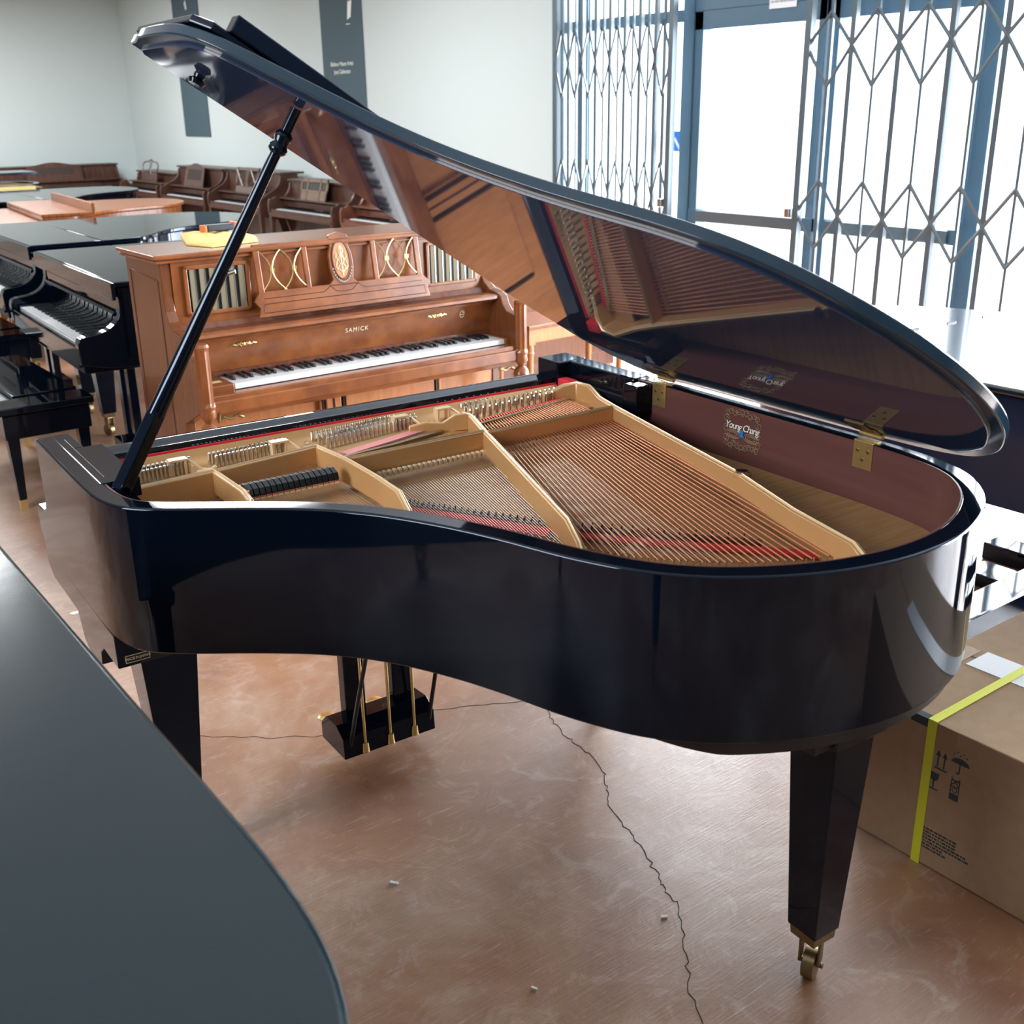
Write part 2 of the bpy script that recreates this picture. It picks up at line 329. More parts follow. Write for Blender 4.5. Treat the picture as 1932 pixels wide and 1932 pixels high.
# pin section felts
def ribbon(pts, w, z, name, mat, h=.004):
    q = [(a, -b) for a, b in pts]; MB().strip(offset(q, w/2), offset(q, -w/2), z, z+h).build(name, mat, P, smooth=40)
ribbon([(.66, .262), (.80, .225), (.955, .178)], .03, .893, 'felt_strip', pink)
ribbon([(.93, .19), (.97, .172)], .03, .894, 'felt_strip', felt, .012)
ribbon([(1.07, .215), (1.22, .187), (1.405, .155)], .012, .894, 'felt_strip', felt, .005)
ribbon([(1.06, .245), (1.22, .215), (1.42, .18)], .012, .893, 'agraffe_rail', brassD, .008)
ribbon([(.64, .29), (.80, .27), (.96, .235)], .012, .893, 'agraffe_rail', brassD, .006)
for x0, x1, b in ((.62, .985, .402), (1.01, 1.39, .412)):
    mb = MB(); n = 26
    for i in range(n): x = x0+(x1-x0)*i/n; mb.box(x, x+(x1-x0)/n*.55, -b-.012, -b, .868, .882)
    mb.build('wood_guide_row', cream, P)
# strings
def lerp(a, b, t): return a+(b-a)*t
def poly(pts, t):
    n = len(pts)-1; k = min(int(t*n), n-1); f = t*n-k; return tuple(lerp(pts[k][j], pts[k+1][j], f) for j in range(len(pts[0])))
BE = [(.775, 1.075), (.832, 1.177), (.90, 1.25), (.977, 1.315), (1.067, 1.365), (1.19, 1.405)]
NB = 36
for i in range(NB):
    t = i/(NB-1); s = (lerp(1.03, 1.405, t), .385); e = poly(BE, t); r = lerp(.0012, .0024, t)
    tt = .93
    p0 = (lerp(1.085, 1.41, t), -lerp(.21, .165, t), .900)
    MB().tube([p0, (s[0], -s[1], .889), (lerp(s[0], e[0], .05), -lerp(s[1], e[1], .05), .889), (e[0], -e[1], .880)], r, n=5, cap=False).build('bass_string', copper, P, smooth=80)
tre = []
for i in range(46):   # tenor section
    t = i/45; tre.append(((lerp(.66, .955, t), -lerp(.255, .19, t), .897), (lerp(.635, .972, t), -.39, .878), (lerp(.600, .79, t), -lerp(.80, 1.07, t), .872)))
for i in range(30):
    t = i/29; tre.append(((lerp(.36, .56, t), -.19, .897), (lerp(.345, .575, t), -.33, .878), (lerp(.325, .565, t), -lerp(.64, .77, t), .872)))
for i in range(20):
    t = i/19; tre.append(((lerp(.15, .30, t), -.19, .897), (lerp(.135, .295, t), -.33, .878), (lerp(.12, .28, t), -lerp(.52, .62, t), .872)))
for i in range(34):
    t = i/33; tre.append(((lerp(1.01, 1.16, t), -.40, .872), (lerp(1.0, 1.15, t), -.44, .871), (lerp(.80, .98, t), -lerp(1.06, 1.26, t), .866)))
extra = MB()
for i, pts in enumerate(tre):
    if i < 96: MB().tube(pts, .0006, n=4, cap=False).build('treble_string', wirem, P)
    else: extra.tube(pts, .0006, n=4, cap=False)
o = extra.build('treble_string_cluster', wirem, P); o['kind'] = 'stuff'
# bridges and red felt under the strings
ribbon([(.635, .58), (.675, .645), (.725, .725), (.78, .82), (.83, .90)], .022, .853, 'treble_bridge', brownD, .014)
ribbon([(.60, .60), (.639, .665), (.692, .748), (.749, .85), (.80, .94)], .032, .864, 'felt_strip', felt, .005)
ribbon([(.82, .955), (.90, 1.05), (.985, 1.15), (1.07, 1.24), (1.16, 1.34)], .026, .860, 'felt_strip', felt, .005)
ribbon([(.86, .94), (.94, 1.03), (1.03, 1.13), (1.12, 1.23)], .02, .853, 'bass_bridge', brownD, .012)
mb = MB()
for i in range(22):
    t = i/21; e = poly([(.60, .705), (.655, .785), (.71, .875), (.77, .985)], t); mb.tube([(e[0], -e[1], .862), (e[0], -e[1], .878)], .0022, n=5)
for i in range(42):
    e = poly(BE, i/41); mb.tube([(e[0], -e[1]-.005, .862), (e[0], -e[1]-.005, .884)], .002, n=5)
o = mb.build('hitch_pins', steel, P); o['kind'] = 'stuff'
mb = MB()
for i in range(44):
    t = i/43; e = poly([(.62, .57), (.66, .635), (.71, .715), (.77, .82), (.84, .92), (.94, 1.03), (1.10, 1.20)], t)
    for k in (-.006, .004): mb.tube([(e[0]+k, -e[1]+k, .866), (e[0]+k, -e[1]+k, .876)], .0016, n=4)
o = mb.build('bridge_pins', satin, P); o['kind'] = 'stuff'
# dampers
for i in range(16):
    t = i/15; x = lerp(.352, .560, t)
    d = MB().side([(-.375, .893), (-.375, .903), (-.386, .914), (-.405, .916), (-.425, .908), (-.430, .898), (-.430, .890)], x-.0058, x+.0058).build('damper', ebony, P, bevel=.001)
    MB().box(x-.0056, x+.0056, -.4300, -.378, .884, .892).build('damper_felt', cream, d)
    MB().box(x-.0056, x+.0056, -.4303, -.378, .8885, .8905).build('damper_cushion', felt, d)
MB().box(.343, .349, -.43, -.375, .884, .908).build('damper_end_block', honey, P)
# decal on the inside of the rim
def rimp(b):   # point on the inner rim on the spine side
    return min((p for p in inn if p[0] > 1.3), key=lambda p: abs(-p[1]-b))
xi = rimp(.8)[0]-.0045
D = lambda b, z: Vector((xi, -b, z))
text('Young Chang', .025, 'brand_lettering', white, P, basis(D(.795, .940), (0, -1, 0), (0, 0, 1)), shear=.3, space=.85)
MB().box(xi-.0008, xi, -.802, -.79, .915, .933).build('tuning_fork_emblem', blue, P)
dm = MB()
def curl(cb, cz, r, turns=1.3, ph=0, sgn_=1):
    pts = []
    for k in range(15):
        t = k/14; a = ph+sgn_*t*turns*2*math.pi; rr = r*(1-.7*t); pts.append(D(cb+rr*math.cos(a), cz+rr*math.sin(a)))
    dm.tube(pts, .0009, n=4)
random.seed(3)
for i in range(9):
    for zz, zo in ((.972, .006), (.892, -.004)): curl(.745+i*.0128, zz+random.uniform(-.004, .004)+zo*(1-abs(i-4)/4), .009, 1.4, random.random()*6, 1 if i % 2 else -1)
for zz in (.905, .93, .955):
    for bb in (.742, .852): curl(bb, zz, .011, 1.4, random.random()*6)
for c in (.766, .829):
    for k in range(3): dm.tube([D(c+math.cos(a)*(.026-k*.006), .918+math.sin(a)*(.011-k*.003)) for a in [j*math.pi/8 for j in range(17)]], .0009, n=4)
dm.build('gold_scroll_decal', decal, P)
# ---- lid
AL = R(33); HX, HZ = 1.515, 1.004
def lidf(w, b, t):   # w across from treble, b (positive), t out of the underside
    e = HX-w
    return (HX-e*math.cos(AL)+t*math.sin(AL), -b, HZ+e*math.sin(AL)+t*math.cos(AL))
lo_ = offset(ol, .000*sgn)
full = [(x, -y) for x, y in lo_ if -y > .262]
full = [(.012, .262), (.010, .30)]+[p for p in full if p[1] > .30]
full = [p for p in full if not (p[0] > 1.45 and p[1] < .52)]+[(1.545, .50), (1.535, .44), (1.50, .37), (1.44, .315), (1.36, .280), (1.25, .265), (1.15, .262)]
inner_ = [(x, -y) for x, y in offset(ol, .028*sgn) if -y > .275 and x < 1.47 and not (x > 1.4 and -y < .5)]
inner_ = inner_+[(1.42, .50), (1.40, .42), (1.33, .34), (1.25, .30), (1.1, .275), (.04, .275)]
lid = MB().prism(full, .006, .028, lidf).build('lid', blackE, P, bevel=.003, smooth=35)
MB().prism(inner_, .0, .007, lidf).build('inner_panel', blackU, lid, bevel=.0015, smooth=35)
flap = MB().prism([(.012, .262), (.012, .585), (.04, .625), (1.50, .625), (1.50, .262)], .031, .046, lidf).build('lid_flap', black, P, bevel=.003)
MB().prism([(.07, .600), (1.50, .600), (1.50, .634), (.07, .634)], .046, .080, lidf).build('flap_lip', black, flap, bevel=.003)
MB().tube([lidf(.02, .264, .0295), lidf(1.45, .264, .0295)], .0025, n=8).build('flap_hinge', brass, flap)
# knob on the lid underside
k0 = Vector(lidf(.12, .40, 0)); kn = Vector((-math.sin(AL), 0, -math.cos(AL)))
MB().tube([k0, k0+kn*.006, k0+kn*.012, k0+kn*.02], [.012, .010, .018, .014], n=14).build('lid_bumper', black, lid, smooth=60)
# hinges
for b in (.485, 1.165):
    xi_ = rimp(b)[0]
    h = MB().box(xi_-.006, xi_-.003, -b-.026, -b+.026, .93, .993).build('lid_hinge', brass, P, bevel=.001)
    MB().box(xi_-.005, HX+.003, -b-.026, -b+.026, .991, .9945).build('hinge_leaf', brass, h)
    MB().tube([(HX+.002, -b-.03, HZ), (HX+.002, -b+.03, HZ)], .006, n=10).build('hinge_barrel', brass, h, smooth=50)
    MB().prism([(HX-.075, b-.026), (HX-.03, b-.026), (HX-.03, b+.026), (HX-.075, b+.026)], -.003, .0, lidf).build('hinge_leaf', brassD, h)
    MB().prism([(HX-.032, b-.026), (HX-.0, b-.026), (HX-.0, b+.026), (HX-.032, b+.026)], .004, .008, lidf).build('hinge_leaf', brassD, h)
    for db, dz in ((-.014, -.022), (.014, -.022), (0, -.042)):
        MB().tube([(xi_-.0055, -b+db, .993+dz), (xi_-.0075, -b+db, .993+dz)], .004, n=8).build('hinge_screw', brassD, h)
# hinge side moulding of the rim
# prop stick
top = Vector(lidf(.230, .648, -.0)); foot = Vector((.055, -.462, .955))
dirv = (top-foot)
pr = MB().tube([foot, foot+dirv*.25], [.0205, .0195], n=4).build('lid_prop', black, P, bevel=.003)
MB().tube([foot+dirv*.24, foot+dirv*.45, foot+dirv*.8, foot+dirv*.995], [.0178, .0150, .0112, .0104], n=14).build('prop_stick', black, pr, smooth=50)
MB().tube([foot+dirv*t for t in (.89, .897, .905, .915, .925, .935, .942)], [.012, .018, .018, .013, .0165, .0165, .0115], n=16).build('prop_collar', black, pr, smooth=60)
MB().tube([foot+dirv*.60+Vector((.012, -.01, 0)), foot+dirv*.605+Vector((.022, -.016, 0))], .004, n=8).build('prop_pin', steel, pr)
MB().box(.045, .10, -.50, -.44, .94, .957).build('prop_socket', black, P, bevel=.002)
# legs
def leg(parent, a, b, ztop=.61, rz=0, wt=.065, wb=.037, bm=black, brm=brassD):
    M = Matrix.Rotation(rz, 4, 'Z')
    l = MB().frustum(0, 0, .135, wb, ztop, wt); l.frustum(0, 0, ztop-.002, wt*1.25, ztop+.03, wt*1.4)
    o = l.build('leg', bm, parent, bevel=.003, loc=(a, b, 0)); o.rotation_euler.z = rz
    MB().frustum(0, 0, .112, wb*.86, .135, wb*.9).build('ferrule', brm, o, bevel=.002)
    yk = MB().box(-.022, -.017, -.012, .016, .045, .115); yk.box(.017, .022, -.012, .016, .045, .115); yk.box(-.022, .022, -.012, .016, .10, .116)
    yk.tube([(-.026, .008, .036), (.026, .008, .036)], .006, n=8).build('caster_fork', brm, o, bevel=.002).rotation_euler.z = R(-65)
    w = MB(); w.tube([(-.014, .012, .033), (-.012, .012, .033), (.012, .012, .033), (.014, .012, .033)], [.028, .033, .033, .028], n=20); w.build('caster_wheel', brm, o, smooth=40).rotation_euler.z = R(-65)
    return o
leg(P, .13, -.36, .60); leg(P, 1.40, -.36, .60); leg(P, 1.045, -1.505, .60, wt=.055, wb=.036)
MB().box(.925, 1.17, -1.565, -1.40, .605, .655).build('leg_plate', satin, P, bevel=.003)
# made-in plate
MB().box(.016, .070, -.5065, -.5052, .613, .633).build('label_plate', satin, P)
fr = MB()
for q in ((.018, .068, .6305, .6315), (.018, .068, .6145, .6155), (.018, .019, .6145, .6315), (.067, .068, .6145, .6315)): fr.box(q[0], q[1], -.5074, -.5064, q[2], q[3])
fr.build('label_border', cream, P)
text('MADE IN JAPAN', .0085, 'label_lettering', cream, P, basis((.043, -.5072, .623), (1, 0, 0), (0, 0, 1)), space=.85)
# lyre
ly = MB().side([(-.15, .055), (-.15, .105), (-.18, .135), (-.25, .14), (-.29, .115), (-.295, .055)], .585, .865).build('pedal_lyre', black, P, bevel=.002)
for x0, x1 in ((.63, .69), (.775, .835)):
    MB().box(x0, x1, -.225, -.185, .13, .62).build('lyre_post', black, ly, bevel=.004)
for x in (.648, .725, .80):
    MB().tube([(x, -.293, .085), (x, -.285, .62)], .0045, n=8).build('pedal_rod', brass, ly, smooth=60)
    MB().lathe([(.0115, 0), (.009, .028)], (x, -.293, .06), 12).build('rod_nut', brass, ly, smooth=40)
    MB().lathe([(.018, 0), (.026, .004), (.026, .008), (.018, .011)], (x-.012, -.072, .058), 18).box(x-.022, x-.002, -.15, -.08, .060, .068).build('pedal', brass, ly, smooth=40)
for x0, x1 in ((.605, .66), (.85, .865)):
    MB().tube([(x0, -.285, .08), (x1, -.42, .62)], .006, n=8).build('lyre_brace', satin, ly)

# ================================================================== GENERIC GRANDS
KW = .0236
wkey = MB().box(.0005, KW-.0005, -.15, 0, -.02, 0).mesh('white_key'); wkey.materials.append(ivory)
bkey = MB().side([(-.145, -.005), (-.145, .011), (-.06, .012), (-.05, -.005)], -.005, .005).mesh('black_key'); bkey.materials.append(ebony)
def keys(parent, x0, y0, z, pitch=KW, indiv=True, flip=False):
    """white keys with their front edge at local y0, running along +x from x0"""
    if indiv:
        for i in range(52):
            o = bpy.data.objects.new('white_key', wkey); C.objects.link(o); o.parent = parent; o.location = (x0+(i+1)*pitch if flip else x0+i*pitch, y0, z); o.rotation_euler.z = math.pi if flip else 0
            o.scale.x = pitch/KW
        for i in range(51):
            j = (50-i) if not flip else i
            k = i % 7
            if (i % 7) in (0, 2, 3, 5, 6):
                pass
            n = i % 7   # A B C D E F G
            if n in (0, 2, 3, 5, 6):
                x = x0+(i+1)*pitch if flip else x0+(51-i)*pitch
                o = bpy.data.objects.new('black_key', bkey); C.objects.link(o); o.parent = parent; o.location = (x, y0, z); o.rotation_euler.z = math.pi if flip else 0
    else:
        s = 1 if not flip else -1
        m = MB().box(x0, x0+52*pitch, min(y0, y0-s*.15), max(y0, y0-s*.15), z-.02, z); k = m.build('white_key_strip', ivory, parent)
        b = MB()
        for i in range(51):
            if i % 7 in (0, 2, 3, 5, 6): x = x0+(i+1)*pitch if flip else x0+(51-i)*pitch; b.box(x-.006, x+.006, min(y0-s*.05, y0-s*.145), max(y0-s*.05, y0-s*.145), z-.001, z+.01)
        b.build('black_key_strip', ebony, parent)
def grand(label, loc, rz, L=1.7, W=1.5, body=black, lidm=black, ktype=None, flapseam=True, foldflap=False, front=True, fs=.70, zlid=.99, name='grand_piano', lyre=True, extb=.27, group=None):
    g = empty(name, label, 'grand piano', (loc[0], loc[1], 0), rz, group)
    o_ = outline(L, W); dz = zlid-.99
    MB().prism(offset(o_, .012*sgn), .68+dz, .985+dz).build('case', body, g, bevel=.003, smooth=35)
    prof = [(-.02, .985), (.010, .975), (.004, .93), (.006, .89), (.03, .852), (.08, .822), (.15, .806), (.235, .80), (.27, .793), (.282, .77), (.282, .74), (.277, .66), (-.3, .63), (-.3, .70), (-.02, .70)]
    if front:
        prof = [(y*fs if y > 0 else y, z) for y, z in prof]
        for x0, x1 in ((.012, .07), (W-.07, W-.012)): MB().side(smooth2(prof, 1), x0, x1).build('cheek', body, g, bevel=.003, smooth=40)
        MB().box(.06, W-.06, -.3, .25*fs, .63, .69).build('keybed', body, g, bevel=.003)
        MB().box(.07, W-.07, .235*fs, .275*fs, .66, .745).build('key_slip', body, g, bevel=.004)
        for x0, x1 in ((.07, (W-1.227)/2-.002), ((W+1.227)/2+.002, W-.07)): MB().box(x0, x1, .0, .235*fs, .70, .765).build('key_block', body, g, bevel=.004)
        MB().side([(.014, .765), (.010, .84), (.020, .875), (.012, .885), (.0, .87), (-.004, .835), (.0, .765)], .07, W-.07).build('fallboard', body, g, smooth=50)
        MB().box(.07, W-.07, -.03, -.008, .70, .975).build('front_panel', satin if body is black else body, g)
        if ktype: 
            # keyboard faces +y: white key fronts at y=.23
            kx = (W-1.227)/2
            if ktype == 'keys': keys(g, kx, .23*fs, .757)
            else: keys(g, kx, .23*fs, .757, indiv=False)
    lo = [(x, y) for x, y in offset(o_, -.012*sgn)]
    z0, z1 = .99+dz, 1.012+dz
    if flapseam:
        rear = [p for p in lo if p[1] < -.372]; rear = [(rear[0][0], -.372)]+rear+[(rear[-1][0], -.372)]
        MB().prism(rear, z0, z1).build('lid', lidm, g, bevel=.004, smooth=35)
        if foldflap:
            f = MB().prism([(-.012, -.372), (W+.012, -.372), (W+.012, -.74), (-.012, -.74)], z1+.002, z1+.024).build('lid_flap', lidm, g, bevel=.004)
            MB().box(-.012, W+.012, -.745, -.72, z1+.024, z1+.085).build('flap_lip', lidm, f, bevel=.003)
        else:
            f = MB().prism([(-.012, .02), (W+.012, .02), (W+.012, -.368), (-.012, -.368)], z0, z1).build('lid_flap', lidm, g, bevel=.004)
            MB().box(-.012, W+.012, .018, .034, z0-.055, z1-.004).build('flap_lip', lidm, f, bevel=.004)
    else:
        MB().prism(lo, z0, z1).build('lid', lidm, g, bevel=.008, segs=3, smooth=35)
    for a, b in ((.12, -.20), (W-.12, -.20), (W*.67, -L+.16)): leg(g, a, b, .62, bm=body)
    if lyre:
        l = MB().box(W/2-.14, W/2+.14, -.24, -.10, .05, .12).build('pedal_lyre', body, g, bevel=.003)
        for x in (-.07, .07): MB().box(W/2+x-.025, W/2+x+.025, -.19, -.15, .11, .64).build('lyre_post', body, l)
        for x in (-.08, 0, .08): MB().tube([(W/2+x, -.10, .065), (W/2+x, .0, .06)], .014, n=10, flat=.4).build('pedal', brass, l)
    return g
# keys() above puts key fronts at y0 and bodies toward -y, which is inside the case for every grand here
Y90 = R(90)
G1 = grand('closed black grand piano with its keyboard open, directly behind the carved walnut upright', (1.505, 4.82), R(87.5), L=2.28, W=1.43, ktype='keys', zlid=1.0)
G2 = grand('closed black grand piano just behind the grand with the open keyboard', (1.615, 6.56), R(88.5), L=1.66, W=1.50, ktype='keys', zlid=1.0)
G3 = grand('brown walnut grand piano with its front lid folded back, among the black ones', (1.79, 8.46), R(85), L=1.66, W=1.5, body=walnut, lidm=walnut, ktype='strip', foldflap=True)
G4 = grand('black grand piano with a bare closed lid beyond the brown grand', (2.33, 10.3), R(90), L=1.50, W=1.5, ktype=None)
G5 = empty('grand_piano', 'farthest black grand piano with an open lid over a gleaming gold plate', 'grand piano', (2.05, 12.35, 0), Y90)
o5 = outline(1.4, 1.5)
MB().prism(o5, .66, .96).build('case', black, G5, bevel=.003, smooth=35)
MB().strip(o5, offset(o5, .05*sgn), .96, 1.0).build('rim', black, G5, smooth=35)
MB().prism(offset(o5, .06*sgn), .955, .985).build('gold_plate', brass, G5)
mb = MB()
for i in range(12): mb.box(.1+i*.115, .17+i*.115, -1.2, -.3, .985, 1.0)
mb.build('plate_bars', brassD, G5)
MB().box(-.03, -.005, -1.1, -.02, .955, 1.015).build('gold_side_band', pbr('bright_gold', (.95, .75, .3, 1), .35, metal=.6), G5)
MB().box(.0, 1.5, -.35, .02, 1.0, 1.03).build('lid_flap', black, G5, bevel=.003)
MB().box(.9, 1.5, -1.38, -.35, 1.09, 1.115, ).build('lid', black, G5, bevel=.003)
for a, b in ((.12, -.15), (1.38, -.15), (1.0, -1.2)): leg(G5, a, b, .62)
FG = grand('dark closed grand piano lid filling the lower left foreground', (.332-1.5, 2.07), 0, L=1.66, W=1.5, lidm=blackF, ktype=None, flapseam=False, front=False, zlid=.985, lyre=False)
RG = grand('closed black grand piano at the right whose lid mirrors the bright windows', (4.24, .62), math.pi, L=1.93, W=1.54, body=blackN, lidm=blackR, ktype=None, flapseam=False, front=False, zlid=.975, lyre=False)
mb = []
for p, q in (((1715, 624), (1733, 621)), ((1787, 611), (1804, 608)), ((1853, 599), (1869, 596))):
    A = at(*p, .9972); B = at(*q, .9972); rel = Matrix.Rotation(-math.pi, 4, 'Z')
    A = rel @ (A-Vector((4.24, .62, 0))); B = rel @ (B-Vector((4.24, .62, 0)))
    MB().tube([A+Vector((0, 0, .0015)), B+Vector((0, 0, .0015))], .004, n=6, flat=.6).build('dark_dash', satin, RG)  # thin dark dashes laid on the lid

# ================================================================== CARVED UPRIGHT
U = empty('upright_piano', 'carved walnut upright piano with lyre music desk and open keyboard, behind the open grand', 'upright piano', (1.561, 3.794, 0), R(.45))
sp = [(.56, 0), (.56, 1.185), (.205, 1.185), (.205, 1.06), (.198, 1.01), (.178, .975), (.14, .952), (.09, .944), (.06, .93), (.045, .895), (.02, .872), (-.03, .862), (-.055, .86), (-.055, .69), (-.03, .672), (.13, .60), (.13, 0)]
for x0, x1 in ((-.155, -.115), (1.275, 1.315)):
    s_ = MB().side(sp, x0, x1).build('side_panel', walnutV, U, bevel=.004)
    xx = x0-.001 if x0 < 0 else x1+.001
    t = MB(); fr_ = [(.24, .70), (.24, 1.12), (.52, 1.14), (.52, .2), (.24, .2)]
    t.tube([(xx, y, z) for y, z in fr_+[fr_[0]]], .002, n=4); t.build('inlay_line', brownD, s_)
tp = MB().box(-.175, 1.335, .185, .57, 1.185, 1.196).build('lid', walnut, U, bevel=.003)
MB().box(-.185, 1.345, .172, .575, 1.200, 1.218).build('lid_top', walnut, tp, bevel=.006, segs=3)
MB().box(-.17, 1.33, .19, .568, 1.195, 1.201).build('lid_moulding', walnutD, tp)
MB().box(-.115, 1.275, .20, .22, .935, 1.186).build('upper_panel', walnut, U)
MB().box(-.115, 1.275, .53, .55, .05, 1.185).build('back_panel', walnutD, U)
for gx0, gx1 in ((-.075, .185), (.985, 1.245)):
    mb = MB(); q = ((gx0, gx1, 1.155, 1.17), (gx0, gx1, .985, 1.0), (gx0, gx0+.016, .985, 1.17), (gx1-.016, gx1, .985, 1.17))
    for a in q: mb.box(a[0], a[1], .188, .2, a[2], a[3])
    f = mb.build('grille_frame', walnut, U, bevel=.003)
    MB().box(gx0+.014, gx1-.014, .196, .1995, .998, 1.157).build('grille_backing', ebony, f)
    w = (gx1-gx0-.03)/6.0
    for i in range(6):
        x = gx0+.018+i*w; MB().box(x+.006, x+w-.012, .190, .1965, 1.0, 1.155).build('grille_slat', grillem, f)
        MB().box(x+w-.013, x+w-.010, .1885, .196, 1.0, 1.155).build('slat_edge', steel, f)
# carved moulding and shelf
MB().side([(.205, .936), (.205, .950), (.19, .955), (.18, .945), (.17, .936)], -.11, 1.27).build('dentil_moulding', walnutD, U)
MB().side([(.21, .912), (.21, .936), (.085, .936), (.075, .93), (.072, .920), (.082, .912)], -.115, 1.275).build('shelf', walnut, U, smooth=40)
MB().box(-.05, 1.22, .10, .2, .936, .9375).build('shelf_mat', walnutD, U)
# music desk
T = lambda x, z, y=0: (x, .135+(z-.955)*.16+y, z)
def deskpoly(pts, y0=0, y1=.012):
    return MB().prism(pts, y0, y1, lambda x, z, y: T(x, z, y))
dk = deskpoly([(.185, .957), (.965, .957), (.955, .99), (.975, 1.015), (.935, 1.05), (.20, 1.05), (.175, 1.015), (.195, .99)]).build('music_desk', walnut, U, bevel=.002)
mb = MB()
def db(x0, x1, z0, z1, y0=0, y1=.012): mb.add([T(x, z, y) for x in (x0, x1) for z in (z0, z1) for y in (y0, y1)], [(0, 1, 3, 2), (4, 6, 7, 5), (0, 4, 5, 1), (2, 3, 7, 6), (0, 2, 6, 4), (1, 5, 7, 3)])
db(.197, .937, 1.205, 1.225); db(.197, .222, 1.04, 1.215); db(.912, .937, 1.04, 1.215); db(.40, .422, 1.04, 1.21); db(.708, .730, 1.04, 1.21)
mb.build('desk_frame', walnut, dk, bevel=.003)
# medallion surround: waisted shape with oval
def ov(cx, cz, rx, rz, n=28): return [(cx+rx*math.cos(2*math.pi*k/n), cz+rz*math.sin(2*math.pi*k/n)) for k in range(n)]
CX = .565
deskpoly([(CX-.075, 1.04), (CX-.045, 1.065), (CX-.053, 1.11), (CX-.052, 1.16), (CX-.04, 1.195), (CX-.05, 1.21), (CX-.04, 1.236), (CX, 1.246), (CX+.04, 1.236), (CX+.05, 1.21), (CX+.04, 1.195), (CX+.052, 1.16), (CX+.053, 1.11), (CX+.045, 1.065), (CX+.075, 1.04)]).build('desk_center', walnut, dk, bevel=.002)
MB().tube([T(x, z, -.002) for x, z in ov(CX, 1.14, .038, .073)+[ov(CX, 1.14, .038, .073)[0]]], .0035, n=6).build('oval_moulding', walnutD, dk, smooth=60)
deskpoly(ov(CX, 1.14, .036, .071), -.0025, -.001).build('oval_inlay', honey, dk)
mb = MB()
for s in (-1, 1):
    mb.tube([T(CX+s*x, z, -.004) for x, z in ((.003, 1.19), (.010, 1.175), (.004, 1.16), (.012, 1.14), (.006, 1.125), (.018, 1.11), (.004, 1.095))], .0022, n=4)
    mb.tube([T(CX+s*x, z, -.004) for x, z in ((.020, 1.165), (.024, 1.15), (.016, 1.145), (.022, 1.13), (.026, 1.115), (.018, 1.10))], .002, n=4)
mb.tube([T(CX, z, -.004) for z in (1.08, 1.12, 1.16, 1.195)], .003, n=4)
mb.build('inlay_scrollwork', cream, dk)
mb = MB()
for k in range(15):
    a = R(200+k*10); mb.lathe([(.002, -.004), (.0042, 0), (.002, .004)], T(CX+.045*math.cos(a), 1.135+.080*math.sin(a), -.003), 6)
mb.build('laurel_carving', pbr('pale_carving', (.45, .38, .32, 1), .3), dk)
for x0, x1 in ((.222, .40), (.730, .912)):
    w = (x1-x0)/2; mb = MB(); g_ = MB()
    for c in (x0+w*.48, x0+w*1.52):
        for s in (-1, 1):
            mb.tube([T(c+s*(.003+.048*((k-6)/6)**2), 1.205-.155*k/12, .004) for k in range(13)], .0028, n=6)
        for dz in (-.006, 0, .006): g_.box(c-.010, c+.010, .158, .172, 1.1275+dz-.0018, 1.1275+dz+.0018)
    b_ = mb.build('brass_bow', brass, dk, smooth=60); g_.build('bow_binding', brass, b_)
ln = MB(); ln.tube([T(x, z, -.0005) for x, z in ((.21, .972), (.21, 1.0), (.22, 1.005), (.94, 1.005), (.945, .972), (.21, .972))], .0012, n=4)
ln.tube([T(x, z, -.0005) for x, z in ((.215, 1.025), (.47, 1.025), (.49, 1.035), (.50, 1.045), (.515, 1.035), (.53, 1.022), (CX, 1.02), (.60, 1.022), (.615, 1.035), (.63, 1.045), (.64, 1.035), (.66, 1.025), (.93, 1.025))], .0012, n=4)
ln.build('desk_inlay_line', ebony, dk)
# fallboard
MB().side([(.155, .772), (.125, .905), (.14, .909), (.17, .775)], -.115, 1.275).build('fallboard', walnut, U)
MB().side([(.118, .893), (.115, .908), (.13, .911), (.13, .895)], -.115, 1.275).build('fallboard_lip', walnut, U, bevel=.002)
FBp = lambda x, z, o=0: (x, .155-(z-.772)*.2256+o-.001, z)
text('SAMICK', .026, 'brand_lettering', cream, U, basis(FBp(.60, .862, -.001), (1, 0, 0), (0, -.22, .975)), space=1.25)
def ornament(x, z, s=1):
    mb = MB()
    for k in (-1, 1):
        mb.tube([FBp(x+k*(.004+.0072*i), z+.007*math.sin(i*1.6)*(1-i/9), -.003) for i in range(8)], [.004, .0045, .004, .0035, .003, .0025, .002, .001], n=5)
        mb.tube([FBp(x+k*(.003+.0062*i), z-.007*math.sin(i*1.6)*(1-i/9), -.003) for i in range(8)], [.004, .0045, .004, .0035, .003, .0025, .002, .001], n=5)
    mb.lathe([(.006, -.006), (.009, 0), (.006, .006)], FBp(x, z, -.003), 10)
    mb.build('brass_escutcheon', brass, U, smooth=60)
ornament(.105, .870); ornament(.985, .872)
mb = MB(); c = (1.12, .862); mb.tube([FBp(c[0]+.012*math.cos(a), c[1]+.014*math.sin(a), -.002) for a in [R(20+20*k) for k in range(16)]], .0016, n=4)
mb.tube([FBp(c[0]-.010, c[1]-.002, -.002), FBp(c[0]+.012, c[1]-.002, -.002)], .0014, n=4); mb.tube([FBp(c[0]+.002, c[1]+.006, -.002), FBp(c[0]+.011, c[1]+.006, -.002)], .0014, n=4)
mb.build('gilt_emblem', cream, U)
MB().box(-.115, 1.275, .14, .16, .757, .775).build('key_felt_rail', walnutD, U)
keys(U, 0, 0, .755, pitch=.0240, flip=True)
for x0, x1 in ((-.112, -.003), (1.251, 1.277)): 
    kb = MB().box(x0, x1, -.005, .145, .70, .758).build('key_block', walnut, U, bevel=.005)
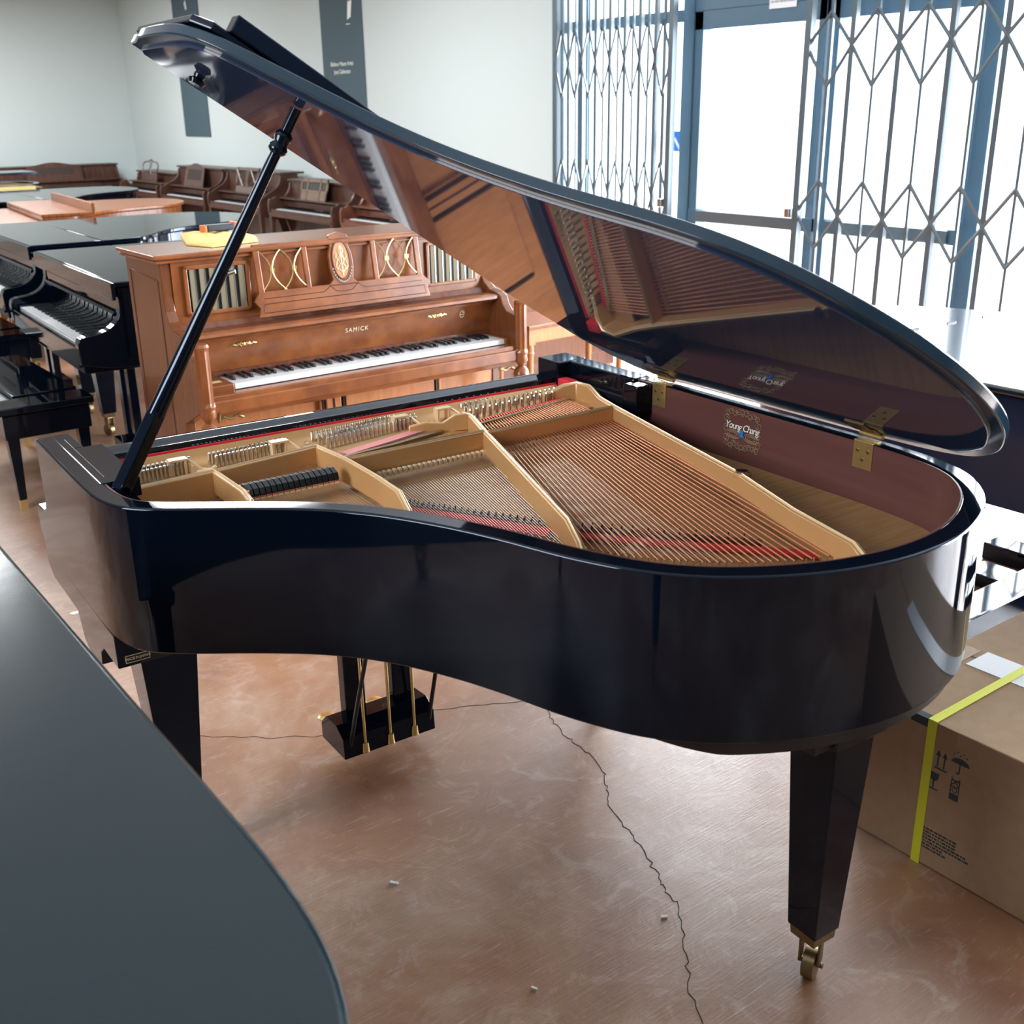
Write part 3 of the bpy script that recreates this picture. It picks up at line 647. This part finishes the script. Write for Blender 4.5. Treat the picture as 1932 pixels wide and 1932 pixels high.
MB().box(-.095, -.03, .045, .075, .7583, .7588).build('maker_plaque', pbr('yellow_plaque', (.7, .6, .3, 1), .5), U)
MB().box(-.115, 1.275, -.05, .0, .705, .732).build('key_slip', walnut, U, bevel=.004)
MB().side([(-.06, .668), (-.06, .712), (-.045, .716), (.15, .716), (.15, .64), (-.02, .64)], -.115, 1.275).build('keybed', walnut, U, bevel=.003)
MB().box(-.115, 1.275, .135, .155, .03, .655).build('lower_panel', honey, U)  # brighter than the case: sunlight on the lower front put into the wood colour
mb = MB()
for a in ((.40, .412, .2, .60), (.43, .50, .2, .615), (.52, .955, .2, .625), (.975, .987, .2, .60)): mb.box(a[0], a[1], .118, .136, a[2], a[3])
mb.build('raised_panel', honey, U, bevel=.005)
mb = MB()
for x in (.415, .465, .51, .965): mb.box(x-.004, x+.004, .116, .1345, .2, .60)
mb.build('panel_groove', ebony, U)
def swag(pts, name='carved_scroll', par=U):
    MB().tube(pts, [.003+.004*abs(math.sin(i*1.2)) for i in range(len(pts))], n=6).build(name, brassD, par, smooth=60)
swag([(.515+.022*i, .108, .630+.010*math.sin(i*.9)) for i in range(12)])
swag([(-.09+.011*i, -.058, .648+.006*math.sin(i*1.4)) for i in range(9)]); swag([(-.10, -.058, .635), (-.10, -.06, .65), (-.095, -.058, .672), (-.09, -.058, .675)])
swag([(1.17+.011*i, -.058, .640+.006*math.sin(i*1.4)) for i in range(9)])
MB().box(-.115, 1.275, .13, .16, 0, .06).build('toe_rail', walnutD, U)
for x in (-.135, 1.295):
    pf = [(.02, .24), (.022, .235), (.024, .22), (.022, .05), (.026, .03), (.024, .01)]
    po = MB()
    n = 16; prof = [(.027, .0), (.030, .012), (.027, .025), (.027, .215), (.029, .228), (.024, .238)]
    vs = []; fs = []
    for r, z in prof:
        for k in range(n): rr = r*(.84 if (k % 2 and .02 < z < .22) else 1); vs.append((x+rr*math.cos(k*2*math.pi/n), -.055+rr*math.sin(k*2*math.pi/n), .69+z))
    for i in range(len(prof)-1):
        for k in range(n): fs.append((i*n+k, i*n+(k+1) % n, (i+1)*n+(k+1) % n, (i+1)*n+k))
    fs.append(tuple(range((len(prof)-1)*n, len(prof)*n))); po.add(vs, fs)
    p_ = po.build('front_leg', walnut, U)
    MB().lathe([(.022, 0), (.024, .03), (.018, .05), (.024, .3), (.028, .52), (.020, .56), (.018, .57), (.034, .585), (.036, .605), (.028, .628), (.014, .64), (.018, .65), (.030, .665), (.026, .69)], (x, -.055, 0), 18).build('turned_post', walnut, p_, smooth=50)
MB().box(-.155, -.115, -.08, .16, 0, .05).build('toe_block', walnutD, U, bevel=.004); MB().box(1.275, 1.315, -.08, .16, 0, .05).build('toe_block', walnutD, U, bevel=.004)
# things on its top
ZT = 1.2195
def tp_(px, py): return at(px, py, ZT)
ca = [tp_(340, 447), tp_(352, 463), tp_(400, 467), tp_(440, 462), tp_(487, 456), tp_(484, 449), tp_(455, 445), (tp_(400, 440)), tp_(365, 441)]
mb = MB(); n = len(ca); cen = sum(ca, Vector())/n
lay = []
for k, (s, h) in enumerate(((1, 0), (1.0, .007), (.93, .013), (.6, .011), (.2, .014))): lay.append([cen+(p-cen)*s+Vector((0, 0, h+.005*math.sin(i*2.1+k)*(k > 0))) for i, p in enumerate(ca)])
fs = [(i*n+j, i*n+(j+1) % n, (i+1)*n+(j+1) % n, (i+1)*n+j) for i in range(4) for j in range(n)]+[tuple(range(n))[::-1], tuple(range(4*n, 5*n))]
mb.add([p for l in lay for p in l], fs)
tag(mb.build('polishing_cloth', cloth, None, smooth=60), 'folded yellow polishing cloth on top of the walnut upright piano', 'cloth')
c0, c1 = tp_(388, 446), tp_(452, 440); dx = (c1-c0); ln_ = dx.length; tl = empty('tool_pouch', 'black and orange tool case lying on the yellow cloth', 'tool case', (c0.x, c0.y, ZT+.014), math.atan2(dx.y, dx.x))
MB().box(0, .012, 0, .05, 0, .028).build('end_cap', orange, tl, bevel=.004); MB().box(.012, ln_-.02, .0, .05, .002, .028).build('case_body', satin, tl, bevel=.004); MB().box(ln_-.02, ln_, 0, .05, 0, .034).build('end_cap', orange, tl, bevel=.004)
MB().lathe([(.005, 0), (.004, .002)], (ln_-.03, .012, .028), 10).build('button', orange, tl)

# ================================================================== PLAIN UPRIGHTS
def upright(label, loc, rz, W=1.48, H=1.05, mat=brownD, desk='solid', D=.56, keyz=.70, top=True, group=None, deskmat=None, armz=.80, curl_=True):
    u = empty('upright_piano', label, 'upright piano', (loc[0], loc[1], 0), rz, group)
    deskmat = deskmat or mat
    yb = D/2+.0
    prof = [(D, 0), (D, H-.02), (D*.5, H-.02), (D*.5-.01, H-.10), (D*.5-.06, H-.17), (D*.5-.12, H-.20), (.10, armz+.03), (.06, armz), (.0, armz), (0, .62), (.06, .58), (D*.45, .56), (D*.45, 0)]
    for x0 in (0, W-.035): MB().side(smooth2(prof, 1), x0, x0+.035).build('side_panel', mat, u, bevel=.003, smooth=40)
    MB().box(-.015, W+.015, D*.48, D+.01, H-.022, H).build('lid', mat, u, bevel=.004)
    MB().box(.035, W-.035, D*.52, D*.56, armz, H-.02).build('upper_panel', mat, u)
    MB().box(.035, W-.035, D*.48, D*.52, .03, .62).build('lower_panel', mat, u)
    MB().box(.035, W-.035, .0, D*.5, .62, .66).build('keybed', mat, u, bevel=.003)
    MB().side([(D*.5, armz-.01), (.19, armz-.01), (.17, armz-.02), (.18, keyz+.02), (.20, keyz+.02), (D*.5, armz-.03)], .035, W-.035).build('fallboard', mat, u)
    MB().box(.035, W-.035, .13, D*.54, armz, armz+.014).build('shelf', mat, u, bevel=.003)
    MB().box(.035, W-.035, .015, .04, .66, keyz-.005).build('key_slip', mat, u)
    keys(u, (W-1.227)/2, .045, keyz, indiv=False, flip=True)
    for x in (.02, W-.055): MB().frustum(x+.018, .03, 0, .016, .62, .024).build('front_leg', mat, u)
    # music desk
    z0 = armz+.014; dx0, dx1 = W*.30, W*.70; z1 = H+.03
    q = lambda x, z, y=0: (x, .17+(z-z0)*.25+y, z)
    def rect(mb, x0, x1, za, zb, y=0, t=.012): mb.add([q(x, z, yy) for x in (x0, x1) for z in (za, zb) for yy in (y, y+t)], [(0, 1, 3, 2), (4, 6, 7, 5), (0, 4, 5, 1), (2, 3, 7, 6), (0, 2, 6, 4), (1, 5, 7, 3)])
    d = MB()
    if desk == 'lattice':
        rect(d, dx0, dx1, z0, z0+.07); rect(d, dx0, dx0+.03, z0, z1); rect(d, dx1-.03, dx1, z0, z1); rect(d, dx0, dx1, z1-.03, z1)
        m_ = (dx0+dx1)/2; w_ = (dx1-dx0)/2
        for s in (-1, 1):
            d.tube([q(m_+s*w_, z0+.07), q(m_+s*w_*.3, z1-.03)], .010, n=4); d.tube([q(m_+s*w_, z1-.03), q(m_+s*w_*.3, z0+.07)], .010, n=4)
            d.tube([q(m_+s*.05, z0+.06), q(m_+s*.02, z0+.12), q(m_+s*.05, z1-.03)], .008, n=4)
        for k in (-.02, 0, .02): d.tube([q(m_+k, z0+.06), q(m_+k, z1-.03)], .005, n=4)
    elif desk == 'grille':
        rect(d, dx0, dx1, z0, z0+.10); rect(d, dx0, dx0+.03, z0, z1); rect(d, dx1-.03, dx1, z0, z1); rect(d, dx0, dx1, z1-.035, z1)
        for t in (.24, .72): x = dx0+(dx1-dx0)*t; rect(d, x, x+.025, z0, z1)
        g = MB(); rect(g, dx0+.02, dx1-.02, z0+.05, z1-.02, .010, .004); 
    elif desk == 'open':
        rect(d, dx0, dx1, z0, z0+.12); m_ = (dx0+dx1)/2
        d.tube([q(dx0+.02, z0+.10), q(dx0, z0+.22), q(dx0+.06, z0+.25), q(m_-.04, z0+.27), q(m_, z0+.29), q(m_+.04, z0+.27), q(dx1-.06, z0+.25), q(dx1, z0+.22), q(dx1-.02, z0+.10)], .008, n=5)
        for s in (-1, 1): d.tube([q(m_+s*.05, z0+.10), q(m_+s*.02, z0+.18), q(m_+s*.04, z0+.28)], .006, n=4)
    else:
        n = 14; pts = [(dx0-.02, z0), (dx1+.02, z0), (dx1, z1-.03)]+[(lerp(dx1, dx0, k/n), z1-.03+.045*math.sin(math.pi*k/n)**2) for k in range(1, n)]+[(dx0, z1-.03)]
        d.prism(pts, 0, .012, lambda x, z, y: q(x, z, y))
    dm_ = d.build('music_desk', deskmat, u)
    if desk == 'grille': g.build('desk_grille', pbr('dark_grille', (.05, .045, .04, 1), .7), dm_)
    if desk == 'solid':
        n = 16; c_ = (dx0+dx1)/2; r_ = (dx1-dx0)*.36
        pts = [(c_+r_*math.cos(math.pi*k/n), z1-.05) if 0 else (lerp(c_-r_, c_+r_, k/n), z0+.09-.012*math.sin(k*2.2)) for k in range(n+1)]+[(c_+r_, z1-.055), (c_-r_, z1-.055)]
        MB().prism(pts, -.003, .0, lambda x, z, y: q(x, z, y)).build('desk_inset', pbr('desk_dark', (.035, .02, .016, 1), .6), dm_)  # even dark brown sheet on the face of the desk
    return u
RZ = R(-90)  # local +y (back) -> +x world ; local +x -> -y world
GP = 'brown upright pianos along the window wall'
upright('small brown spinet with a thin open music desk, deepest in the corner of the row', (5.35, 16.45), RZ, H=.94, armz=.80, keyz=.70, mat=brownD, desk='open')
upright('brown upright piano with a domed carved music desk, second from the corner', (5.35, 14.85), RZ, H=1.05, desk='solid')
upright('brown upright piano with a crossed lattice music desk, along the wall', (5.35, 13.26), RZ, H=1.06, desk='lattice', deskmat=pbr('grey_brown_wood', (.16, .11, .09, 1), .4))
upright('brown upright piano with a tan three-window music desk, nearest in view along the wall', (5.35, 11.58), RZ, H=1.0, desk='grille', deskmat=ash)
upright('plain honey-brown upright partly hidden under the raised lid edge', (5.35, 9.95), RZ, H=.98, desk='open', mat=walnutD)
upright('wide dark walnut upright with a scalloped music desk against the far left wall', (3.70, 16.80), 0, W=1.86, H=1.02, desk='solid')
# brown upright seen from the back beyond the small bench
BU = empty('upright_piano', 'reddish brown upright piano seen from its side behind the small wooden bench', 'upright piano', (4.02, 5.70, 0), 0)
MB().box(0, 1.12, 0, .04, .05, .95).build('back_panel', walnutV, BU); MB().box(0, .04, .0, .55, 0, .95).build('side_panel', walnutV, BU); MB().box(1.08, 1.12, .0, .55, 0, .95).build('side_panel', walnutV, BU)
MB().box(-.02, 1.14, -.02, .58, .95, .975).build('lid', walnutV, BU, bevel=.004); MB().box(-.01, 1.13, -.015, .02, 0, .09).build('plinth', walnutD, BU)
MB().box(0.04, 1.08, .5, .54, .1, .95).build('front_panel', walnutV, BU); MB().box(.04, 1.08, .5, .72, .62, .68).build('keybed', walnutV, BU)
# small wooden bench
def bench_wood(label, loc, rz):
    b = empty('piano_bench', label, 'bench', (loc[0], loc[1], 0), rz)
    MB().box(0, .80, 0, .36, .50, .525).build('seat', walnut, b, bevel=.005)
    for q in ((.03, .77, .02, .04), (.03, .77, .32, .34), (.03, .05, .02, .34), (.75, .77, .02, .34)): MB().box(*q, .42, .50).build('apron', honey, b, bevel=.003)
    for x in (.04, .76):
        for y in (.04, .32):
            l = MB().box(x-.024, x+.024, y-.024, y+.024, .41, .50); l.lathe([(.012, 0), (.016, .1), (.02, .34), (.026, .36), (.020, .37), (.024, .385), (.02, .41)], (x, y, 0), 14); l.build('leg', honey, b, smooth=40)
    return b
bp_ = at(1003, 617, .52)
bench_wood('small wooden bench with turned legs between the walnut upright and the raised lid', (bp_.x-.02, bp_.y, 0), R(2))
# black bench at left
def bench_black(label, loc, rz, L=1.0, Wd=.38, H=.47):
    b = empty('piano_bench', label, 'bench', (loc[0], loc[1], 0), rz)
    MB().box(0, Wd, 0, L, H-.13, H-.02).build('apron', black, b, bevel=.004)
    MB().box(.01, Wd-.02, .13, L-.13, H-.02, H-.002).build('cushion', leather, b, bevel=.006, segs=3)
    MB().box(.10, Wd+.01, .19, L-.13, H+.004, H+.022).build('lid_board', black, b, bevel=.004)
    for y0 in (0, L-.13): MB().box(-.02, Wd+.02, y0-.02, y0+.16, H-.015, H+.018).build('end_slab', black, b, bevel=.005)
    MB().box(.0, Wd, .15, L-.15, H-.02, H-.012).build('seat_frame', black, b)
    for y in (.04, L-.04):
        for x in (.035, Wd-.035):
            l = MB().frustum(x, y, .05, .016, H-.12, .026).build('leg', black, b, bevel=.002); MB().frustum(x, y, 0, .015, .05, .0165).build('ferrule', brass, l)
    for y in (.25, .75):
        k = MB().tube([(Wd, y*L, H-.075), (Wd+.03, y*L, H-.075)], [.012, .02], n=12).build('adjusting_knob', black, b)
    return b
bench_black('black piano bench with a recessed dark cushion at the far left', (1.01, 5.10, 0), R(1), L=1.15)
bench_black('black piano bench behind the first one, before the second black grand', (1.18, 6.75, 0), R(1), L=1.0, H=.50)

# ================================================================== BOX
B = empty('cardboard_box', 'long brown cardboard carton with a yellow strap beside the piano tail', 'box', (2.05, 1.35, 0), 0)
BW, BL, BH = .70, 1.55, .38
MB().box(0, BW, -BL, 0, .003, BH).build('carton', card, B, bevel=.003)
MB().box(BW/2-.003, BW/2+.003, -BL, 0, BH-.001, BH+.0006).build('flap_seam', inkm, B)
MB().box(BW/2-.045, BW/2+.045, -.06, .0008, BH, BH+.0012).build('brown_tape', cardD, B)
MB().box(BW/2-.05, BW/2+.05, -1.2, -.075, BH+.0004, BH+.0018).build('white_tape', whitet, B)
def bfp(px, py):  # on front face x=2.05
    d = r2*((px-966)/F)-u2*((py-966)/F)+fv; t = (2.05)/d.x; p = Vector((0, 0, CH))+d*t; return p.y-1.35, p.z
sy, sz = bfp(1752, 1430)
st = MB(); st.box(-.0025, -.0005, sy-.011, sy+.011, .0, BH+.002); st.box(-.0025, BW+.002, sy-.011, sy+.011, BH+.0019, BH+.0034); st.box(BW+.0005, BW+.0025, sy-.011, sy+.011, 0, BH+.002)
st.build('yellow_strap', yellow, B)
MB().box(-.0012, .02, sy+.01, sy+.055, BH-.02, BH+.0012).build('dark_tape', inkm, B)
MB().box(-.001, .0, sy-.06, sy+.0, BH-.06, BH).build('brown_tape', cardD, B)
mk = MB(); XF = -.0008
def q_(y0, y1, z0, z1): mk.box(XF, 0, min(y0, y1), max(y0, y1), z0, z1)
def pl_(pts): mk.prism([(a, b) for a, b in pts], XF, 0, lambda y, z, x: (x, y, z))
y_, z_ = bfp(1769, 1432)   # up arrows
for k in (0, .016):
    q_(y_-k, y_-k-.003, z_-.018, z_+.012); pl_([(y_-k+.0045, z_+.010), (y_-k-.0075, z_+.010), (y_-k-.0015, z_+.024)])
q_(y_+.006, y_-.026, z_-.024, z_-.021)
y_, z_ = bfp(1812, 1443)   # umbrella
pl_([(y_+.022*math.cos(a), z_+.014*math.sin(a)) for a in [R(15*k) for k in range(13)]]); q_(y_-.001, y_+.0015, z_-.024, z_); q_(y_+.001, y_+.007, z_-.026, z_-.023)
for k in range(5): q_(y_-.016+k*.008, y_-.013+k*.008, z_+.020+(k % 2)*.006, z_+.023+(k % 2)*.006)
y_, z_ = bfp(1762, 1470)   # glass
pl_([(y_+.012, z_+.018), (y_-.012, z_+.018), (y_-.010, z_+.003), (y_-.003, z_-.003), (y_+.003, z_-.003), (y_+.010, z_+.003)]); q_(y_-.0015, y_+.0015, z_-.022, z_-.002); q_(y_-.012, y_+.012, z_-.026, z_-.023)
y_, z_ = bfp(1801, 1490)   # stacking limit
q_(y_-.011, y_+.011, z_-.028, z_-.012)
for a in ((-.011, -.009, -.01, .024), (.009, .011, -.01, .024), (-.011, .011, .006, .008), (-.011, .011, .022, .024)): q_(y_+a[0], y_+a[1], z_+a[2], z_+a[3])
mk.tube([(XF, y_-.011, z_+.008), (XF, y_+.011, z_+.03)], .001, n=4); mk.tube([(XF, y_+.011, z_+.008), (XF, y_-.011, z_+.03)], .001, n=4); mk.tube([(XF, y_+.006*math.cos(a), z_-.002+.006*math.sin(a)) for a in [R(30*k) for k in range(13)]], .001, n=4)
mk.build('printed_symbols', inkm, B)
y_, z_ = bfp(1739, 1556)
# fine print block as narrow dashes like printed lines
fp = MB(); random.seed(5)
for r in range(7):
    yy = y_-.002
    end = y_-(.085 if r < 3 else .06 if r > 4 else .115)
    while yy > end:
        w = random.uniform(.002, .010); fp.box(XF, 0, yy-w, yy, z_-r*.0085-.0042, z_-r*.0085); yy -= w+.0025
fp.build('fine_print', inkm, B)

# low black frame under the right grand
Dl = empty('piano_dolly', 'low black frame lying on the floor under the grand at right', 'dolly', (2.95, 1.60, 0), 0)
MB().box(-.1, 1.05, .12, .24, 0, .09).build('beam', black, Dl, bevel=.006)
MB().box(.92, 1.04, -.6, .50, 0, .07).build('beam', black, Dl, bevel=.006)
MB().box(.66, .80, -.5, .42, .0, .05).build('beam', black, Dl, bevel=.006)

# ================================================================== ROOM
Xw, Yl, Hc = 6.0, 17.5, 3.4
struct(MB().box(-6, Xw+.3, -5, Yl+.3, -.2, 0).build('floor', floorm))
struct(MB().box(-6, Xw+.3, -5, Yl+.3, Hc, Hc+.2).build('ceiling', ceilm))
struct(MB().box(-6, Xw+.3, Yl, Yl+.2, 0, Hc).build('wall_left', wallm))
struct(MB().box(-6.2, -6, -5, Yl, 0, Hc).build('wall_behind', wallm2))
struct(MB().box(-6, Xw+.3, -5.2, -5, 0, Hc).build('wall_near', wallm2))
wb = MB().box(Xw, Xw+.2, 7.38, Yl, 0, Hc); wb.box(Xw, Xw+.2, -5, -2.2, 0, Hc); wb.box(Xw, Xw+.2, -2.2, 7.38, 3.0, Hc)
struct(wb.build('wall_right', wallm))
struct(MB().box(Xw-.015, Xw, 7.38, Yl, 0, .10).build('baseboard_right', pbr('baseboard', (.2, .22, .22, 1), .6)))
# storefront frames
XG = Xw+.06
def vbar(mb, y0, y1, z0=0, z1=3.0, d=.06): mb.box(XG-d, XG+d, min(y0, y1), max(y0, y1), z0, z1)
w1 = MB(); vbar(w1, 6.98, 7.10); vbar(w1, 7.30, 7.40); w1.box(XG-.05, XG+.05, 5.9, 7.3, 2.24, 2.32); w1.box(XG-.05, XG+.05, 5.9, 7.3, 0, .12); w1.box(XG-.05, XG+.05, 5.9, 7.3, 2.94, 3.0)
f1 = struct(w1.build('window_1', bluemetal, bevel=.004)); struct(MB().box(XG, XG+.008, 5.9, 7.3, .1, 2.96).build('pane', glassm, f1))
def door(n, ya, yb):
    mb = MB(); vbar(mb, ya, ya-.08, 0, 2.3, .045); vbar(mb, yb, yb+.06, 0, 2.3, .045); mb.box(XG-.045, XG+.045, yb, ya, 2.18, 2.36); mb.box(XG-.045, XG+.045, yb, ya, 0, .25); mb.box(XG-.05, XG+.05, yb, ya, .90, .99)
    o = struct(mb.build('door_%d' % n, bluemetal, bevel=.004)); struct(MB().box(XG-.004, XG+.004, yb+.08, ya-.08, .2, 2.2).build('pane', glassm, o))
    p = MB().box(XG-.075, XG-.055, yb+.1, ya-.1, .905, .985); struct(p.build('push_bar', gatem, o, bevel=.006)); return o
door(1, 5.86, 4.74); door(2, 4.72, 3.64)
w2 = MB(); vbar(w2, 5.96, 5.86); vbar(w2, 3.66, 3.56); w2.box(XG-.05, XG+.05, 3.5, 5.96, 2.30, 2.40); w2.box(XG-.05, XG+.05, 3.5, 5.96, 2.94, 3.0)
f2 = struct(w2.build('window_2', bluemetal, bevel=.004)); struct(MB().box(XG, XG+.008, 3.5, 5.96, 2.38, 2.96).build('pane', glassm, f2))
w3 = MB(); [vbar(w3, y, y-.10) for y in (1.6, -.3, -2.1)]; w3.box(XG-.05, XG+.05, -2.2, 3.5, 2.24, 2.32); w3.box(XG-.05, XG+.05, -2.2, 3.5, 0, .12); w3.box(XG-.05, XG+.05, -2.2, 3.5, 2.94, 3.0)
f3 = struct(w3.build('window_3', bluemetal, bevel=.004)); struct(MB().box(XG, XG+.008, -2.2, 3.5, .1, 2.96).build('pane', glassm, f3))
# scissor gates
def gate(label, ys, rows, x=5.90, latch=None, w=.011):
    g = empty('scissor_gate', label, 'gate', (x, ys[0], 0))
    y0 = ys[0]
    for i, y in enumerate(ys):
        k = .023 if i in (0, len(ys)-1) else w+.006
        MB().box(-k, k, y-y0-k, y-y0+k, .03, 3.0).build('upright_bar', gatem, g)
        if i < len(ys)-1:
            ym = (y+ys[i+1])/2-y0; mb = MB().box(-.008, .008, ym-.009, ym+.009, .03, 3.0); mb.build('thin_bar', gatem, g)
            for zt, zm, zb in rows:
                lt = MB()
                for a, b in (((y-y0, zm), (ym, zt)), ((y-y0, zm), (ym, zb)), ((ys[i+1]-y0, zm), (ym, zt)), ((ys[i+1]-y0, zm), (ym, zb))):
                    lt.tube([(-.014, a[0], a[1]), (-.014, b[0], b[1])], .0115, n=4, flat=.5)
                lt.build('lattice_diamond', gatem, g)
    MB().box(-.03, .03, ys[-1]-y0-.03, ys[0]-y0+.03, 2.99, 3.0).build('top_track', gatem, g)
    MB().box(-.02, .02, ys[-1]-y0-.02, ys[0]-y0+.02, 0, .012).build('floor_track', gatem, g)
    if latch:
        MB().box(-.05, -.01, latch-y0-.02, latch-y0+.02, 1.0, 1.06).build('latch', steel, g, bevel=.004)
    return g
rw = [(2.21, 2.02, 1.79), (1.24, 1.03, .82), (.30, .11, .04), (2.97, 2.9, 2.74)]
sc_ = 5.90/6.0
gate('folding steel scissor gate mostly bunched together at the left of the doors', [(7.36-i*.163)*sc_ for i in range(9)], [(2.26, 2.01, 1.76), (1.31, 1.06, .81), (.36, .12, .04), (2.97, 2.95, 2.72)], latch=6.10*sc_, w=.009)
gate('folding steel scissor gate stretched open across the doors at the right', [(4.85-i*.333)*sc_ for i in range(12)], rw, latch=4.90*sc_)
# sticker on the glass
s_ = MB().box(XG-.010, XG-.006, 5.99, 6.06, 1.38, 1.52).build('glass_sticker', blue, None); tag(s_, 'small blue and white sticker on the glass beside the left gate', 'sticker')
ss = MB().prism([(6.0, 1.38), (6.06, 1.46), (6.05, 1.48), (6.02, 1.44), (5.99, 1.40)], XG-.012, XG-.0095, lambda y, z, x: (x, y, z)); ss.build('white_mark', white, s_)
# paper notice above the door
nt_ = MB().box(XG-.052, XG-.047, 4.98, 5.20, 2.27, 2.35).build('notice', whitet, None); tag(nt_, 'small printed paper notice on the blue door header', 'notice')
text('DO NOT BLOCK DOOR', .018, 'notice_lettering', inkm, nt_, basis((XG-.053, 5.09, 2.31), (0, -1, 0), (0, 0, 1)))
# banners
def banner(label, y0, y1, zb):
    b = MB().box(Xw-.012, Xw-.006, y0, y1, zb, 3.3).build('wall_banner', gray, None, bevel=.001); tag(b, label, 'banner'); return b
b1 = banner('narrow slate grey banner hanging near the far corner', 14.50, 15.36, 1.40)
b2 = banner('narrow slate grey banner with white lettering behind the lid tip', 10.40, 11.27, 1.40)
MB().prism([(14.88, 3.06), (14.93, 3.02), (14.90, 2.94), (14.86, 2.95)], Xw-.014, Xw-.012, lambda y, z, x: (x, y, z)).build('printed_figure', white, b1)
MB().prism([(10.66, 2.74), (10.58, 2.74), (10.62, 2.58), (10.69, 2.56)], Xw-.014, Xw-.012, lambda y, z, x: (x, y, z)).build('printed_figure', white, b2)
MB().prism([(10.66, 2.80), (10.57, 2.80), (10.59, 2.73), (10.66, 2.72)], Xw-.0145, Xw-.012, lambda y, z, x: (x, y, z)).build('printed_hand', pbr('printed_skin', (.45, .2, .15, 1), .7), b2)
MB().box(Xw-.014, Xw-.012, 10.64, 10.72, 2.515, 2.522).build('printed_line', white, b2)
Mt = lambda y, z: basis((Xw-.013, y, z), (0, -1, 0), (0, 0, 1))
text('Bl\u00fcthner Master Artist', .058, 'banner_lettering', white, b2, Mt(10.86, 2.15), space=.92); text('Joey Calderazzo', .058, 'banner_lettering', white, b2, Mt(10.86, 2.075), space=.92)

# floor cracks and scraps
fl = bpy.data.objects['floor']
def crack(pts, w, par=fl):
    random.seed(len(pts)); q = []
    for i in range(len(pts)-1):
        for k in range(4): t = k/4; q.append((lerp(pts[i][0], pts[i+1][0], t)+random.uniform(-.006, .006), lerp(pts[i][1], pts[i+1][1], t)+random.uniform(-.006, .006)))
    q.append(pts[-1]); o = MB().strip(offset(q, w/2), offset(q, -w/2), .0002, .0009).build('floor_crack', crackm, par); struct(o)
crack([(1.95, 2.6), (1.79, 2.23), (1.77, 2.19), (1.75, 2.1), (1.75, 2.04), (1.74, 1.99), (1.72, 1.91), (1.68, 1.86), (1.66, 1.82), (1.63, 1.79), (1.6, 1.69), (1.58, 1.63), (1.55, 1.55), (1.53, 1.5), (1.51, 1.46), (1.5, 1.41), (1.45, 1.35), (1.4, 1.28), (1.35, 1.23), (1.31, 1.17), (1.25, 1.05)], .0018)
crack([(.60, 3.0), (.83, 2.84), (.95, 2.74), (1.04, 2.66), (1.14, 2.59), (1.22, 2.53), (1.53, 2.47), (1.61, 2.43), (1.73, 2.37), (1.85, 2.30)], .0012)
def scrap(label, x, y, pts, z=.004):
    o = MB().prism([(x+a, y+b) for a, b in pts], .0005, z).build('paper_scrap', debris, None); tag(o, label, 'debris')
scrap('tiny white chip on the floor right of the long crack', 1.435, 1.395, [(0, 0), (.012, -.008), (.018, -.003), (.006, .006)])
scrap('tiny curled white scrap on the floor below the pedal shadow', 1.02, 1.87, [(0, 0), (.012, -.016), (.018, -.014), (.006, .004)])
scrap('small white blob on the floor left of the piano side', .88, 3.85, [(-.012, 0), (0, -.012), (.02, -.008), (.022, .006), (0, .012)])
scrap('tiny pale scrap on the floor near the bottom edge', 1.08, 1.41, [(0, 0), (.006, -.012), (.01, -.01), (.004, .003)])

# ================================================================== LIGHT
wd = bpy.data.worlds.new('world'); sc.world = wd; wd.use_nodes = True
bg = wd.node_tree.nodes['Background']; bg.inputs[0].default_value = (.86, .93, 1, 1); bg.inputs[1].default_value = 3.0
def area(name, loc, rot, sx, sy, e, col=(1, 1, 1)):
    l = bpy.data.lights.new(name, 'AREA'); l.shape = 'RECTANGLE'; l.size = sx; l.size_y = sy; l.energy = e; l.color = col
    o = bpy.data.objects.new(name, l); C.objects.link(o); o.location = loc; o.rotation_euler = rot; return o
area('window_light', (6.9, 2.6, 1.6), (0, R(90), 0), 2.9, 9.6, 1900, (.90, .95, 1))
for x, y in ((1.0, 13.5), (1.0, 9.0), (3.2, 14.5)):
    area('ceiling_fill', (x, y, 3.35), (0, 0, 0), 1.2, 1.2, 120, (.93, .98, 1))
area('fill_light', (-2.3, 2.0, 2.35), (0, R(-72), 0), 1.4, 1.8, 105, (1, .97, .93))
area('ceiling_fill', (3.4, 8.6, 3.35), (0, 0, 0), 1.2, 1.2, 90, (.93, .98, 1))  # unseen fill added to brighten the window wall
sc.view_settings.view_transform = 'Standard'; sc.view_settings.look = 'None'; sc.view_settings.exposure = .55
sc.cycles.use_denoising = True
